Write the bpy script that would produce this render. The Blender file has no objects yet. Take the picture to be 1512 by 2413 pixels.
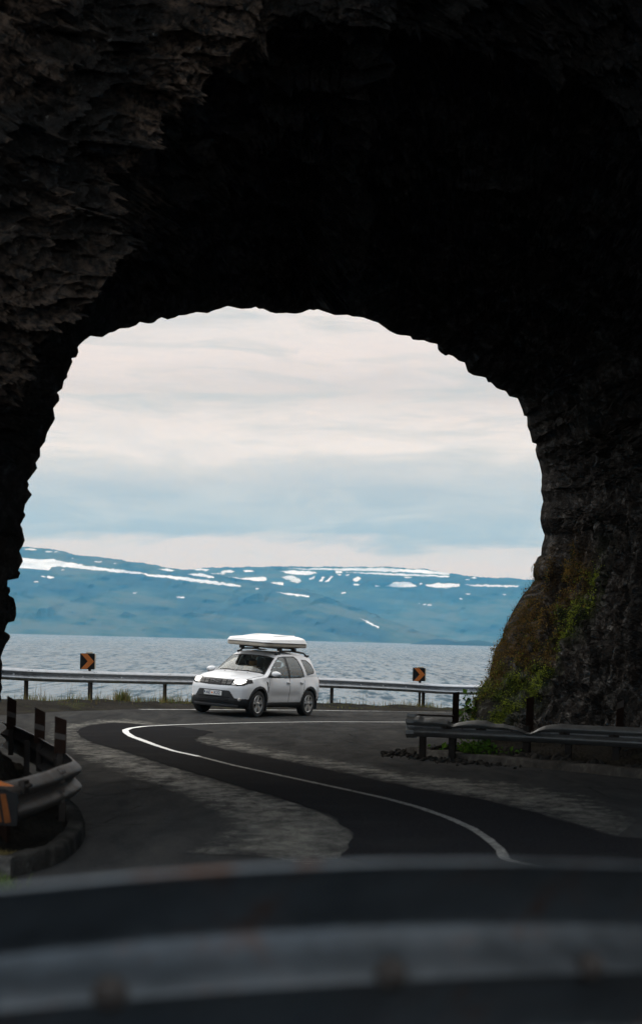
import bpy, bmesh, math, random
import numpy as np
from mathutils import Vector, Matrix

random.seed(7)
RNG = np.random.default_rng(7)
SC = bpy.context.scene
COL = SC.collection

# ------------------------------------------------------------------ camera model
FPX = 5000.0                 # focal length in pixels of a 1512 px wide picture
RHO = math.atan(0.0245)      # slight roll of the hand-held camera
CR, SR = math.cos(RHO), math.sin(RHO)
H0 = 1.70                    # eye height above the road datum

def ray(u, v):
    x = (np.asarray(u, float) - 756.0) / FPX
    y = -(np.asarray(v, float) - 1500.0) / FPX
    return x * CR - y * SR, x * SR + y * CR

def at(u, v, d):
    X, Z = ray(u, v)
    d = np.asarray(d, float)
    return np.stack([X * d, d + 0 * X, Z * d + H0], axis=-1)

def proj(p):
    x, y, z = p[0], p[1], p[2] - H0
    xc = (x * CR + z * SR) / y
    yc = (-x * SR + z * CR) / y
    return xc * FPX + 756, 1500 - yc * FPX

# ------------------------------------------------------------------ road height
def road_z(X, Y):
    """road surface: falls gently through the arch, then is banked around the bend"""
    X = np.asarray(X, float); Y = np.asarray(Y, float)
    near = -1.49 + .015 * X - .0114 * Y
    far = -2.13 - .0626 * (X + 1.59) + .0212 * (Y - 54.9)
    k = .025
    m = np.maximum(near, far)
    return m + k * np.log(np.exp((near - m) / k) + np.exp((far - m) / k)) + H0

def on_road(u, v, dz=0.0):
    """where the sight line through (u,v) meets the road surface (+dz)"""
    X, Z = ray(u, v)
    lo, hi = 3.0, 140.0
    d = np.linspace(lo, hi, 2750)
    g = Z * d + H0 - (road_z(X * d, d) + dz)
    i = int(np.argmax(g < 0))
    if i == 0:
        i = len(d) - 1
    a, b = d[i - 1], d[i]
    for _ in range(40):
        m = (a + b) / 2
        if Z * m + H0 - (road_z(X * m, m) + dz) > 0: a = m
        else: b = m
    return np.array([X * a, a, Z * a + H0])

# ------------------------------------------------------------------ noise (numpy)
def _h(ix, iy, iz, s):
    h = (ix.astype(np.int64) * 374761393 + iy.astype(np.int64) * 668265263 + iz.astype(np.int64) * 2147483647 + s * 974634777) & 0xffffffff
    h = ((h ^ (h >> 13)) * 1274126177) & 0xffffffff
    h = ((h ^ (h >> 16)) * 2246822519) & 0xffffffff
    return ((h ^ (h >> 15)) & 0xffffff) / float(0xffffff)

def vnoise(p, s=0):
    f = np.floor(p); t = p - f; f = f.astype(np.int64)
    t = t * t * (3 - 2 * t)
    x, y, z = f[..., 0], f[..., 1], f[..., 2]
    tx, ty, tz = t[..., 0], t[..., 1], t[..., 2]
    r = 0
    for dx in (0, 1):
        for dy in (0, 1):
            for dz in (0, 1):
                w = (tx if dx else 1 - tx) * (ty if dy else 1 - ty) * (tz if dz else 1 - tz)
                r = r + w * _h(x + dx, y + dy, z + dz, s)
    return r * 2 - 1

def fbm(p, oct=4, s=0, gain=.5, lac=2.03):
    a, r, q = 1.0, 0, p
    for o in range(oct):
        r = r + a * vnoise(q, s + o * 17); a *= gain; q = q * lac
    return r

def worley(p, s=0):
    """F1, F2 and a random value of the nearest cell"""
    f = np.floor(p).astype(np.int64)
    F1 = np.full(p.shape[:-1], 9.); F2 = np.full(p.shape[:-1], 9.); V = np.zeros(p.shape[:-1])
    for dx in (-1, 0, 1):
        for dy in (-1, 0, 1):
            for dz in (-1, 0, 1):
                c = f + np.array([dx, dy, dz])
                j = np.stack([_h(c[..., 0], c[..., 1], c[..., 2], s + k) for k in (1, 2, 3)], -1)
                dd = np.sqrt((((c + j) - p) ** 2).sum(-1))
                v = _h(c[..., 0], c[..., 1], c[..., 2], s + 9)
                near = dd < F1
                F2 = np.where(near, F1, np.minimum(F2, dd))
                V = np.where(near, v, V)
                F1 = np.where(near, dd, F1)
    return F1, F2, V

def sstep(a, b, x):
    t = np.clip((np.asarray(x, float) - a) / (b - a), 0, 1)
    return t * t * (3 - 2 * t)

def sd_poly(px, pz, poly):
    """signed distance (negative inside) to a polygon, arrays allowed"""
    poly = np.asarray(poly, float)
    px = np.asarray(px, float); pz = np.asarray(pz, float)
    d = np.full(px.shape, 1e9); ins = np.zeros(px.shape, bool)
    n = len(poly)
    for i in range(n):
        a = poly[i]; b = poly[(i + 1) % n]
        e = b - a
        wx, wz = px - a[0], pz - a[1]
        t = np.clip((wx * e[0] + wz * e[1]) / max(1e-12, e @ e), 0, 1)
        d = np.minimum(d, (wx - e[0] * t) ** 2 + (wz - e[1] * t) ** 2)
        c = (a[1] > pz) != (b[1] > pz)
        with np.errstate(divide='ignore', invalid='ignore'):
            xi = a[0] + (pz - a[1]) * (b[0] - a[0]) / (b[1] - a[1] if b[1] != a[1] else 1e-12)
        ins ^= c & (px < xi)
    d = np.sqrt(d)
    return np.where(ins, -d, d)

# ------------------------------------------------------------------ objects
def tag(o, label=None, cat=None, group=None, kind=None):
    if label: o['label'] = label
    if cat: o['category'] = cat
    if group: o['group'] = group
    if kind: o['kind'] = kind
    return o

def link(o, parent=None):
    COL.objects.link(o)
    if parent is not None: o.parent = parent
    return o

def empty(name, loc, mat=None):
    o = bpy.data.objects.new(name, None); o.empty_display_size = .2
    COL.objects.link(o)
    if mat is not None: o.matrix_world = mat
    else: o.location = loc
    return o

def mesh_obj(name, verts, faces, mats, parent=None, smooth=False, midx=None, attrs=None):
    me = bpy.data.meshes.new(name)
    me.from_pydata([tuple(map(float, v)) for v in verts], [], [tuple(int(i) for i in f) for f in faces])
    for m in (mats if isinstance(mats, (list, tuple)) else [mats]): me.materials.append(m)
    if midx is not None: me.polygons.foreach_set('material_index', np.asarray(midx, dtype=np.int32))
    if smooth: me.polygons.foreach_set('use_smooth', np.ones(len(me.polygons), dtype=bool))
    if attrs:
        for k, v in attrs.items():
            a = me.attributes.new(k, 'FLOAT', 'POINT'); a.data.foreach_set('value', np.asarray(v, dtype=np.float32))
    me.update()
    return link(bpy.data.objects.new(name, me), parent)

def grid_faces(nr, nc, wrap_r=False, flip=False):
    r = np.arange(nr if wrap_r else nr - 1)[:, None]; c = np.arange(nc - 1)[None, :]
    a = r * nc + c; b = r * nc + c + 1
    r2 = (r + 1) % nr
    d = r2 * nc + c; e = r2 * nc + c + 1
    q = np.stack([a, b, e, d], -1).reshape(-1, 4)
    return q[:, ::-1] if flip else q

def grid_obj(name, P, mats, parent=None, smooth=True, wrap_r=False, flip=False, attrs=None, midx=None):
    """P: rows x cols x 3"""
    nr, nc = P.shape[:2]
    F = grid_faces(nr, nc, wrap_r, flip)
    me = bpy.data.meshes.new(name)
    V = np.ascontiguousarray(P.reshape(-1, 3), dtype=np.float32)
    me.vertices.add(len(V)); me.vertices.foreach_set('co', V.ravel())
    me.loops.add(F.size); me.loops.foreach_set('vertex_index', F.ravel().astype(np.int32))
    me.polygons.add(len(F)); me.polygons.foreach_set('loop_start', np.arange(0, F.size, 4, dtype=np.int32))
    for m in (mats if isinstance(mats, (list, tuple)) else [mats]): me.materials.append(m)
    if midx is not None: me.polygons.foreach_set('material_index', np.asarray(midx, dtype=np.int32))
    me.polygons.foreach_set('use_smooth', np.full(len(F), smooth, dtype=bool))
    if attrs:
        for k, v in attrs.items():
            a = me.attributes.new(k, 'FLOAT', 'POINT'); a.data.foreach_set('value', np.asarray(v, dtype=np.float32).ravel())
    me.update(calc_edges=True); me.validate()
    return link(bpy.data.objects.new(name, me), parent)

class MB:
    """collects shapes into ONE mesh"""
    def __init__(self): self.v = []; self.f = []; self.m = []
    def add(self, vs, fs, mi=0):
        o = len(self.v)
        self.v += [tuple(map(float, p)) for p in vs]
        self.f += [tuple(int(i) + o for i in f) for f in fs]; self.m += [mi] * len(fs)
    def box(self, c, s, R=None, mi=0, bev=0.0):
        c = np.array(c, float); h = np.array(s, float) / 2
        R = np.eye(3) if R is None else np.array(R, float)
        if bev <= 0:
            vs = [(x, y, z) for x in (-1, 1) for y in (-1, 1) for z in (-1, 1)]
            vs = [c + R @ (np.array(p) * h) for p in vs]
            self.add(vs, [(0, 1, 3, 2), (4, 6, 7, 5), (0, 4, 5, 1), (2, 3, 7, 6), (0, 2, 6, 4), (1, 5, 7, 3)], mi); return
        bm = bmesh.new(); bmesh.ops.create_cube(bm, size=1)
        for v in bm.verts: v.co = Vector((v.co.x * 2 * h[0], v.co.y * 2 * h[1], v.co.z * 2 * h[2]))
        bmesh.ops.bevel(bm, geom=bm.edges[:], offset=bev, segments=2, affect='EDGES', profile=.5)
        self.bm(bm, R, c, mi)
    def bm(self, bm, R=None, c=(0, 0, 0), mi=0):
        R = np.eye(3) if R is None else np.array(R, float); c = np.array(c, float)
        bm.verts.index_update()
        self.add([R @ np.array(v.co) + c for v in bm.verts], [[v.index for v in f.verts] for f in bm.faces], mi); bm.free()
    def prism(self, poly, o, ex, ey, ez, mi=0, cap=True):
        """polygon in the (ex,ey) plane at o, extruded along vector ez"""
        o, ex, ey, ez = [np.array(t, float) for t in (o, ex, ey, ez)]
        n = len(poly)
        a = [o + ex * p[0] + ey * p[1] for p in poly]; b = [q + ez for q in a]
        fs = [(i, (i + 1) % n, n + (i + 1) % n, n + i) for i in range(n)]
        if cap: fs += [tuple(range(n))[::-1], tuple(range(n, 2 * n))]
        self.add(a + b, fs, mi)
    def tube(self, pts, r, n=8, mi=0, cap=True):
        pts = [np.array(p, float) for p in pts]; k = len(pts)
        rs = r if hasattr(r, '__len__') else [r] * k
        vs, fs = [], []
        up = None
        for i, p in enumerate(pts):
            t = pts[min(i + 1, k - 1)] - pts[max(i - 1, 0)]; t = t / np.linalg.norm(t)
            if up is None:
                up = np.array([0, 0, 1.]) if abs(t[2]) < .9 else np.array([1., 0, 0])
            a = np.cross(t, up); a /= np.linalg.norm(a); b = np.cross(a, t); up = b
            for j in range(n):
                w = 2 * math.pi * j / n
                vs.append(p + (a * math.cos(w) + b * math.sin(w)) * rs[i])
        for i in range(k - 1):
            for j in range(n):
                fs.append((i * n + j, i * n + (j + 1) % n, (i + 1) * n + (j + 1) % n, (i + 1) * n + j))
        if cap: fs += [tuple(range(n))[::-1], tuple(range((k - 1) * n, k * n))]
        self.add(vs, fs, mi)
    def lathe(self, prof, o, axis, n=32, mi=0):
        """prof: (radius, offset along axis)"""
        o = np.array(o, float); ax = np.array(axis, float); ax /= np.linalg.norm(ax)
        t = np.array([0, 0, 1.]) if abs(ax[2]) < .9 else np.array([1., 0, 0])
        a = np.cross(ax, t); a /= np.linalg.norm(a); b = np.cross(ax, a)
        k = len(prof); vs = []; fs = []
        for (r, h) in prof:
            for j in range(n):
                w = 2 * math.pi * j / n
                vs.append(o + ax * h + (a * math.cos(w) + b * math.sin(w)) * r)
        for i in range(k - 1):
            for j in range(n):
                fs.append((i * n + j, i * n + (j + 1) % n, (i + 1) * n + (j + 1) % n, (i + 1) * n + j))
        self.add(vs, fs, mi)
    def build(self, name, mats, parent=None, smooth=False, autosmooth=None):
        o = mesh_obj(name, self.v, self.f, mats, parent, smooth, self.m)
        bm = bmesh.new(); bm.from_mesh(o.data); bmesh.ops.recalc_face_normals(bm, faces=bm.faces[:])
        bm.to_mesh(o.data); bm.free()
        if autosmooth is not None:
            o.data.polygons.foreach_set('use_smooth', np.ones(len(o.data.polygons), dtype=bool))
            o.data.set_sharp_from_angle(angle=math.radians(autosmooth))
        return o

def resample(pts, n=None, step=None):
    pts = np.asarray(pts, float)
    s = np.r_[0, np.cumsum(np.linalg.norm(np.diff(pts, axis=0), axis=1))]
    if n is None: n = max(2, int(round(s[-1] / step)) + 1)
    q = np.linspace(0, s[-1], n)
    return np.stack([np.interp(q, s, pts[:, k]) for k in range(pts.shape[1])], -1)

def smooth_path(pts, n=200, it=30):
    q = resample(pts, n)
    for _ in range(it):
        q[1:-1] = q[1:-1] * .5 + (q[:-2] + q[2:]) * .25
    return resample(q, n)

def copy_tree(o, parent=None):
    c = o.copy(); COL.objects.link(c)
    if parent is not None: c.parent = parent
    for ch in list(o.children): copy_tree(ch, c)
    return c

# ------------------------------------------------------------------ materials
class NT:
    def __init__(self, name):
        self.mat = bpy.data.materials.new(name); self.mat.use_nodes = True
        self.t = self.mat.node_tree; self.n = self.t.nodes; self.n.clear()
        self.out = self.n.new('ShaderNodeOutputMaterial')
    def new(self, typ, **kw):
        nd = self.n.new(typ)
        for k, v in kw.items():
            if k.startswith('i_'):
                nd.inputs[k[2:].replace('_', ' ')].default_value = v
            else: setattr(nd, k, v)
        return nd
    def link(self, a, b): self.t.links.new(a, b)
    def noise(self, vec, scale=5, detail=4, rough=.55, dist=0.0):
        nd = self.new('ShaderNodeTexNoise'); nd.inputs['Scale'].default_value = scale; nd.inputs['Detail'].default_value = detail
        nd.inputs['Roughness'].default_value = rough; nd.inputs['Distortion'].default_value = dist
        if vec is not None: self.link(vec, nd.inputs['Vector'])
        return nd.outputs['Fac']
    def voro(self, vec, scale=5, feature='F1', out='Distance'):
        nd = self.new('ShaderNodeTexVoronoi', feature=feature); nd.inputs['Scale'].default_value = scale
        if vec is not None: self.link(vec, nd.inputs['Vector'])
        return nd.outputs[out]
    def ramp(self, fac, stops, interp='LINEAR'):
        nd = self.new('ShaderNodeValToRGB'); cr = nd.color_ramp; cr.interpolation = interp
        while len(cr.elements) < len(stops): cr.elements.new(.5)
        for e, (p, c) in zip(cr.elements, stops):
            e.position = p; e.color = (*c, 1) if hasattr(c, '__len__') else (c, c, c, 1)
        self.link(fac, nd.inputs['Fac']); return nd.outputs['Color']
    def mix(self, fac, a, b, blend='MIX'):
        nd = self.new('ShaderNodeMix', data_type='RGBA', blend_type=blend)
        for s, i in ((fac, 0), (a, 6), (b, 7)):
            if hasattr(s, 'is_output'): self.link(s, nd.inputs[i])
            elif hasattr(s, '__len__'): nd.inputs[i].default_value = (*s, 1)
            else: nd.inputs[i].default_value = s
        return nd.outputs[2]
    def math(self, op, a, b=None, clamp=False):
        nd = self.new('ShaderNodeMath', operation=op, use_clamp=clamp)
        for s, i in ((a, 0), (b, 1)):
            if s is None: continue
            if hasattr(s, 'is_output'): self.link(s, nd.inputs[i])
            else: nd.inputs[i].default_value = s
        return nd.outputs[0]
    def coord(self, kind='Object', scale=None, rot=None):
        tc = self.new('ShaderNodeTexCoord').outputs[kind]
        if scale is None and rot is None: return tc
        mp = self.new('ShaderNodeMapping')
        if scale is not None: mp.inputs['Scale'].default_value = scale
        if rot is not None: mp.inputs['Rotation'].default_value = rot
        self.link(tc, mp.inputs['Vector']); return mp.outputs['Vector']
    def attr(self, name):
        return self.new('ShaderNodeAttribute', attribute_name=name).outputs['Fac']
    def bump(self, h, strength=.5, dist=.02, normal=None):
        b = self.new('ShaderNodeBump'); b.inputs['Strength'].default_value = strength; b.inputs['Distance'].default_value = dist
        self.link(h, b.inputs['Height'])
        if normal is not None: self.link(normal, b.inputs['Normal'])
        return b.outputs['Normal']
    def bsdf(self, color, rough=.5, metal=0.0, normal=None, **kw):
        p = self.new('ShaderNodeBsdfPrincipled')
        for s, k in ((color, 'Base Color'), (rough, 'Roughness'), (metal, 'Metallic')):
            if hasattr(s, 'is_output'): self.link(s, p.inputs[k])
            elif hasattr(s, '__len__'): p.inputs[k].default_value = (*s, 1)
            else: p.inputs[k].default_value = s
        if normal is not None: self.link(normal, p.inputs['Normal'])
        for k, v in kw.items():
            i = p.inputs[k.replace('_', ' ')]
            if hasattr(v, 'is_output'): self.link(v, i)
            else: i.default_value = (*v, 1) if hasattr(v, '__len__') and len(v) == 3 else v
        self.link(p.outputs[0], self.out.inputs['Surface'])
        return p

def simple(name, color, rough=.5, metal=0.0, var=.12, scale=8, bump=0.0, **kw):
    m = NT(name); c = m.coord('Object')
    nz = m.noise(c, scale, 5, .6)
    lo = tuple(x * (1 - var) for x in color); hi = tuple(min(1, x * (1 + var)) for x in color)
    col = m.ramp(nz, [(.3, lo), (.7, hi)])
    nrm = m.bump(m.noise(c, scale * 6, 3), bump, .01) if bump else None
    m.bsdf(col, rough, metal, nrm, **kw)
    return m.mat
M = {}

def rough_mix(m, col, gloss, grough, nrm):
    d = m.new('ShaderNodeBsdfDiffuse'); g = m.new('ShaderNodeBsdfGlossy'); x = m.new('ShaderNodeMixShader')
    d.inputs['Roughness'].default_value = .6
    m.link(col, d.inputs['Color']); m.link(nrm, d.inputs['Normal']); m.link(nrm, g.inputs['Normal'])
    g.inputs['Roughness'].default_value = grough; g.inputs['Color'].default_value = (.95, .93, .88, 1)
    m.link(gloss, x.inputs[0]); m.link(d.outputs[0], x.inputs[1]); m.link(g.outputs[0], x.inputs[2]); m.link(x.outputs[0], m.out.inputs['Surface'])
def make_rock():
    m = NT('basalt'); c = m.coord('Object')
    big = m.noise(c, .55, 4, .6); mid = m.noise(c, 2.6, 6, .65, .6); fine = m.noise(c, 11, 5, .6)
    base = m.ramp(mid, [(.25, (.016, .0145, .013)), (.55, (.038, .034, .030)), (.8, (.075, .067, .060))])
    # brown and pale crusts; the mask puts the left vault's light into their colour
    base = m.mix(m.math('MULTIPLY', m.math('SUBTRACT', 1.0, m.attr('lit_crust')), .5), base, (.013, .0125, .012))      # tunnel shade deeper in, put into the base colour
    base = m.mix(m.math('MULTIPLY', m.attr('rib_shade'), .45), base, (.009, .0088, .0085))  # right wall's shade put into the base colour
    brown = m.math('MULTIPLY', m.ramp(big, [(.42, 0), (.58, 1)]), m.math('ADD', m.math('MULTIPLY', m.attr('lit_crust'), .95), .05))
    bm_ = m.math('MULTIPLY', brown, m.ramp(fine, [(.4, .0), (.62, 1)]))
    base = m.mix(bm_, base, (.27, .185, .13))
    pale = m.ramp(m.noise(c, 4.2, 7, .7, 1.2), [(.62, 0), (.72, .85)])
    base = m.mix(m.math('MULTIPLY', pale, m.math('ADD', m.math('MULTIPLY', m.attr('lit_crust'), .8), .2)), base, (.30, .28, .25))
    # moss and ochre growth where the vertex mask says so
    mo = m.attr('moss')
    tint = m.noise(c, 1.1, 4, .6)
    green = m.ramp(m.noise(c, 7, 5, .7), [(.3, (.012, .016, .005)), (.6, (.045, .065, .012)), (.85, (.11, .15, .025))])
    ochre = m.ramp(m.noise(c, 8, 5, .7), [(.3, (.018, .011, .005)), (.6, (.070, .040, .012)), (.85, (.16, .095, .03))])
    grow = m.mix(m.ramp(m.attr('ochre'), [(.3, 0), (.7, 1)]), green, ochre)
    stretched = m.coord('Object', scale=(3.2, 3.2, 1.1))
    patch = m.ramp(m.noise(stretched, 1.5, 5, .65, .5), [(.36, 0), (.56, 1)])
    base = m.mix(m.math('MULTIPLY', mo, patch, True), base, grow)
    vor = m.voro(m.coord('Object', scale=(1, 1, 1.6)), 3.2, 'DISTANCE_TO_EDGE')
    h = m.math('ADD', m.math('MULTIPLY', m.ramp(vor, [(0, 0), (.12, 1)]), .10), m.math('ADD', m.math('MULTIPLY', mid, 1.2), m.math('MULTIPLY', fine, .5)))
    nrm = m.bump(h, .9, .14)
    wet = m.ramp(m.noise(c, 3.4, 7, .75), [(.50, .003), (.72, .07)])
    rough_mix(m, base, wet, .35, nrm)
    return m.mat
M['rock'] = make_rock()

def asphalt_base(m):
    c = m.coord('Object')
    fine = m.noise(c, 48, 3, .7); grit = m.voro(c, 62)
    along = m.noise(m.coord('Object', scale=(1.5, .30, 1), rot=(0, 0, math.radians(-22))), 1.5, 7, .66, .5)
    base = m.ramp(along, [(.3, (.027, .0275, .028)), (.55, (.040, .040, .039)), (.78, (.060, .058, .053))])
    base = m.mix(.4, base, m.ramp(fine, [(.3, (.012, .012, .012)), (.7, (.062, .061, .058))]))
    crack = m.ramp(m.voro(m.coord('Object', scale=(.55, .55, 1)), 1.0, 'DISTANCE_TO_EDGE'), [(0, .35), (.012, 1)])
    base = m.mix(m.ramp(m.noise(c, .5, 3), [(.45, 0), (.55, .8)]), base, m.mix(1.0, base, crack, 'MULTIPLY'))
    nrm = m.bump(m.math('ADD', grit, fine), .55, .012)
    gl = m.ramp(along, [(.35, .006), (.7, .022)])
    return base, nrm, gl
def make_old_asphalt():
    m = NT('worn_asphalt'); base, nrm, gl = asphalt_base(m)
    rough_mix(m, base, gl, .45, nrm); return m.mat
M['old_asphalt'] = make_old_asphalt()
def make_new_asphalt():
    m = NT('fresh_asphalt'); c = m.coord('Object')
    fine = m.noise(c, 60, 3, .7); grit = m.voro(c, 80)
    base = m.ramp(fine, [(.3, (.008, .008, .009)), (.7, (.026, .026, .028))])
    base = m.mix(m.ramp(m.noise(c, .8, 5), [(.5, 0), (.8, .5)]), base, (.032, .032, .031))
    rough_mix(m, base, m.ramp(fine, [(.4, .004), (.8, .016)]), .5, m.bump(m.math('ADD', grit, fine), .6, .012)); return m.mat
M['new_asphalt'] = make_new_asphalt()

def make_grit_sheen():  # pale grit; the asphalt's sky sheen is put into its colour
    m = NT('road_grit_sheen'); base, nrm, gl = asphalt_base(m); c = m.coord('Object')
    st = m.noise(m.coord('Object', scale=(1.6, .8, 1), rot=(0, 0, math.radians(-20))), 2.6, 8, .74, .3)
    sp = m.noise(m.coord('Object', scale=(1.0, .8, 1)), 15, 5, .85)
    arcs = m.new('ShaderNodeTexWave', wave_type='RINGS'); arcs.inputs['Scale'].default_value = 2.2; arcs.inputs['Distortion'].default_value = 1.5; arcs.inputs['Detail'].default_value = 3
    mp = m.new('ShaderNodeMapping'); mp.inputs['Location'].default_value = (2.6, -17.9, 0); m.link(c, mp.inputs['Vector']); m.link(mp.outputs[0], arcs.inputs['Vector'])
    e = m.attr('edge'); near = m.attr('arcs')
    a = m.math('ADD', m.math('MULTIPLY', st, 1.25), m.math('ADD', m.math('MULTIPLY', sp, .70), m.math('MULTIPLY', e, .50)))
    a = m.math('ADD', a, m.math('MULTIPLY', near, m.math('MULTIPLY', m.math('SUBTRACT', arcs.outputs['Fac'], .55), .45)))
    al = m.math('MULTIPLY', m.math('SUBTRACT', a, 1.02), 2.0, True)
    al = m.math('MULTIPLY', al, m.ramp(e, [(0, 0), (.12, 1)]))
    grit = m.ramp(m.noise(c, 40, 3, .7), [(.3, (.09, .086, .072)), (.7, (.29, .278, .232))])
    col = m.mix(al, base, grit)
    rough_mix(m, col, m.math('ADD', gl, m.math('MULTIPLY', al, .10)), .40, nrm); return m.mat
M['grit_sheen'] = make_grit_sheen()
def make_paint():
    m = NT('road_paint'); c = m.coord('Object')
    wear = m.ramp(m.noise(c, 26, 6, .75), [(.32, 0), (.46, 1)])
    col = m.mix(wear, (.22, .22, .21), (.78, .78, .75))
    m.bsdf(col, .6, 0, m.bump(m.noise(c, 70, 3), .3, .01)); return m.mat
M['paint'] = make_paint()
def make_worn_line():
    m = NT('worn_centre_line'); c = m.coord('Object')
    wear = m.ramp(m.noise(c, 14, 7, .8), [(.36, 0), (.56, 1)])
    m.bsdf(m.mix(wear, (.05, .05, .048), (.31, .305, .285)), .7, 0, m.bump(m.noise(c, 60, 3), .4, .01), Specular_IOR_Level=0.0); return m.mat
M['worn_line'] = make_worn_line()
def make_worn_paint():
    m = NT('worn_road_paint'); c = m.coord('Object')
    wear = m.ramp(m.noise(c, 3.5, 7, .75), [(.42, 0), (.62, 1)])
    m.bsdf(m.mix(wear, (.09, .09, .085), (.36, .36, .34)), .7); return m.mat
M['worn_paint'] = make_worn_paint()

def make_ground():
    m = NT('gravel_earth'); c = m.coord('Object')
    st = m.voro(c, 18, 'F1', 'Color'); d = m.voro(c, 18)
    n = m.noise(c, .9, 6, .65); f = m.noise(c, 30, 4)
    base = m.ramp(n, [(.3, (.012, .011, .010)), (.55, (.027, .025, .022)), (.8, (.048, .042, .034))])
    base = m.mix(.35, base, m.ramp(f, [(.3, (.008, .0075, .007)), (.7, (.062, .058, .05))]))
    g = m.ramp(m.noise(c, 1.7, 5, .7), [(.55, 0), (.7, .55)])
    base = m.mix(g, base, (.055, .06, .018))
    base = m.mix(m.attr('dark_ground'), base, m.ramp(f, [(.3, (.004, .0038, .0035)), (.7, (.018, .016, .013))]))
    m.bsdf(base, .92, 0, m.bump(m.math('ADD', d, f), .8, .03), Specular_IOR_Level=0.0); return m.mat
M['ground'] = make_ground()

def make_concrete(name, k):
    m = NT(name); c = m.coord('Object')
    n = m.noise(c, 1.6, 7, .7, .4); f = m.noise(c, 22, 5, .6)
    col = m.ramp(n, [(.3, tuple(k * t for t in (.03, .028, .026))), (.52, tuple(k * t for t in (.085, .081, .074))), (.75, tuple(k * t for t in (.22, .21, .185)))])
    col = m.mix(m.ramp(f, [(.5, 0), (.75, .5)]), col, (.06, .057, .05))
    m.bsdf(col, .9, 0, m.bump(m.math('ADD', n, f), .8, .03), Specular_IOR_Level=0.0); return m.mat
M['concrete'] = make_concrete('stained_concrete', 1.0)
M['concrete_kerb'] = make_concrete('kerb_concrete', .62)
M['concrete_dark'] = make_concrete('shaded_concrete', .50)  # concrete copy darkened for the tunnel shade at the left kerb

def make_steel(name, tone=1.0, rust=.25, metal=.75, hue=(1, 1, 1)):
    m = NT(name); c = m.coord('Object')
    n = m.noise(c, 5.5, 6, .7); f = m.noise(c, 38, 4, .6)
    b = m.ramp(n, [(.3, tuple(tone * x * q for x, q in zip((.26, .28, .30), hue))), (.7, tuple(tone * x * q for x, q in zip((.46, .49, .52), hue)))])
    b = m.mix(m.ramp(f, [(.4, 0), (.75, .35)]), b, tuple(tone * x for x in (.20, .20, .20)))
    r = m.ramp(m.noise(c, 5.5, 7, .75, .3), [(.64 - rust * .1, 0), (.76, .85)])
    b = m.mix(m.math('MULTIPLY', r, rust * 2, True), b, (.12, .055, .028))
    ro = m.ramp(n, [(.3, .42), (.7, .62)])
    m.bsdf(b, ro, metal, m.bump(f, .15, .01)); return m.mat
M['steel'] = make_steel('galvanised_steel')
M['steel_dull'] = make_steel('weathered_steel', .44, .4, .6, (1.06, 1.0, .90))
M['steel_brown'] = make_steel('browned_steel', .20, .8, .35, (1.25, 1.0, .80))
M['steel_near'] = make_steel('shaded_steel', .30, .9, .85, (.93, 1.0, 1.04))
M['steel_post'] = simple('dark_post_steel', (.026, .022, .019), .7, 0, .35, 7, .2, Specular_IOR_Level=.08)

M['rust_brown'] = simple('rust_brown_paint', (.020, .012, .009), .7, 0, .35, 9, .3, Specular_IOR_Level=0.0)
M['bolt'] = simple('rusty_bolt', (.028, .023, .020), .8, .3, .5, 30, .4)
M['sign_black'] = simple('sign_black', (.012, .012, .012), .6, 0, .3, 6, Specular_IOR_Level=.08)
M['sign_orange'] = simple('sign_orange', (.42, .115, .014), .5, 0, .12, 12)
M['sign_dark_orange'] = simple('dark_orange', (.13, .042, .011), .6, 0, .35, 9, Specular_IOR_Level=.1)  # darker orange for the hazard stripes
M['sign_edge'] = simple('sign_edge_cream', (.46, .40, .30), .6, 0, .2, 9)
M['reflect_white'] = simple('white_reflector', (.85, .86, .86), .25, 0, .05, 9)
M['marker_band'] = simple('marker_band_grey', (.062, .053, .046), .6, 0, .2, 9, Specular_IOR_Level=.1)
M['moss_leaf'] = simple('moss_leaf', (.10, .16, .022), .7, 0, .55, 2.2, Subsurface_Weight=0.0)
M['ochre_leaf'] = simple('ochre_leaf', (.20, .125, .03), .75, 0, .5, 2.2)

def make_leaf(name, a, b, tr=.35):
    m = NT(name); c = m.coord('Object')
    col = m.ramp(m.noise(c, 2.1, 4), [(.3, a), (.7, b)])
    p = m.new('ShaderNodeBsdfDiffuse'); t = m.new('ShaderNodeBsdfTranslucent'); x = m.new('ShaderNodeMixShader')
    x.inputs[0].default_value = tr
    m.link(col, p.inputs['Color']); m.link(col, t.inputs['Color'])
    m.link(p.outputs[0], x.inputs[1]); m.link(t.outputs[0], x.inputs[2]); m.link(x.outputs[0], m.out.inputs['Surface'])
    return m.mat
M['grass_dry'] = make_leaf('dry_grass', (.11, .09, .035), (.24, .19, .085))
M['grass_green'] = make_leaf('green_grass', (.055, .085, .014), (.15, .19, .045))
M['leaf_green'] = make_leaf('weed_leaf', (.03, .075, .010), (.09, .17, .025))
M['leaf_dark'] = make_leaf('dark_leaf', (.012, .02, .007), (.035, .05, .015))
M['moss_leaf'] = make_leaf('moss_sprig', (.035, .050, .009), (.22, .26, .036), .4)
M['ochre_leaf'] = make_leaf('ochre_sprig', (.040, .026, .009), (.18, .115, .032), .35)

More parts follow.
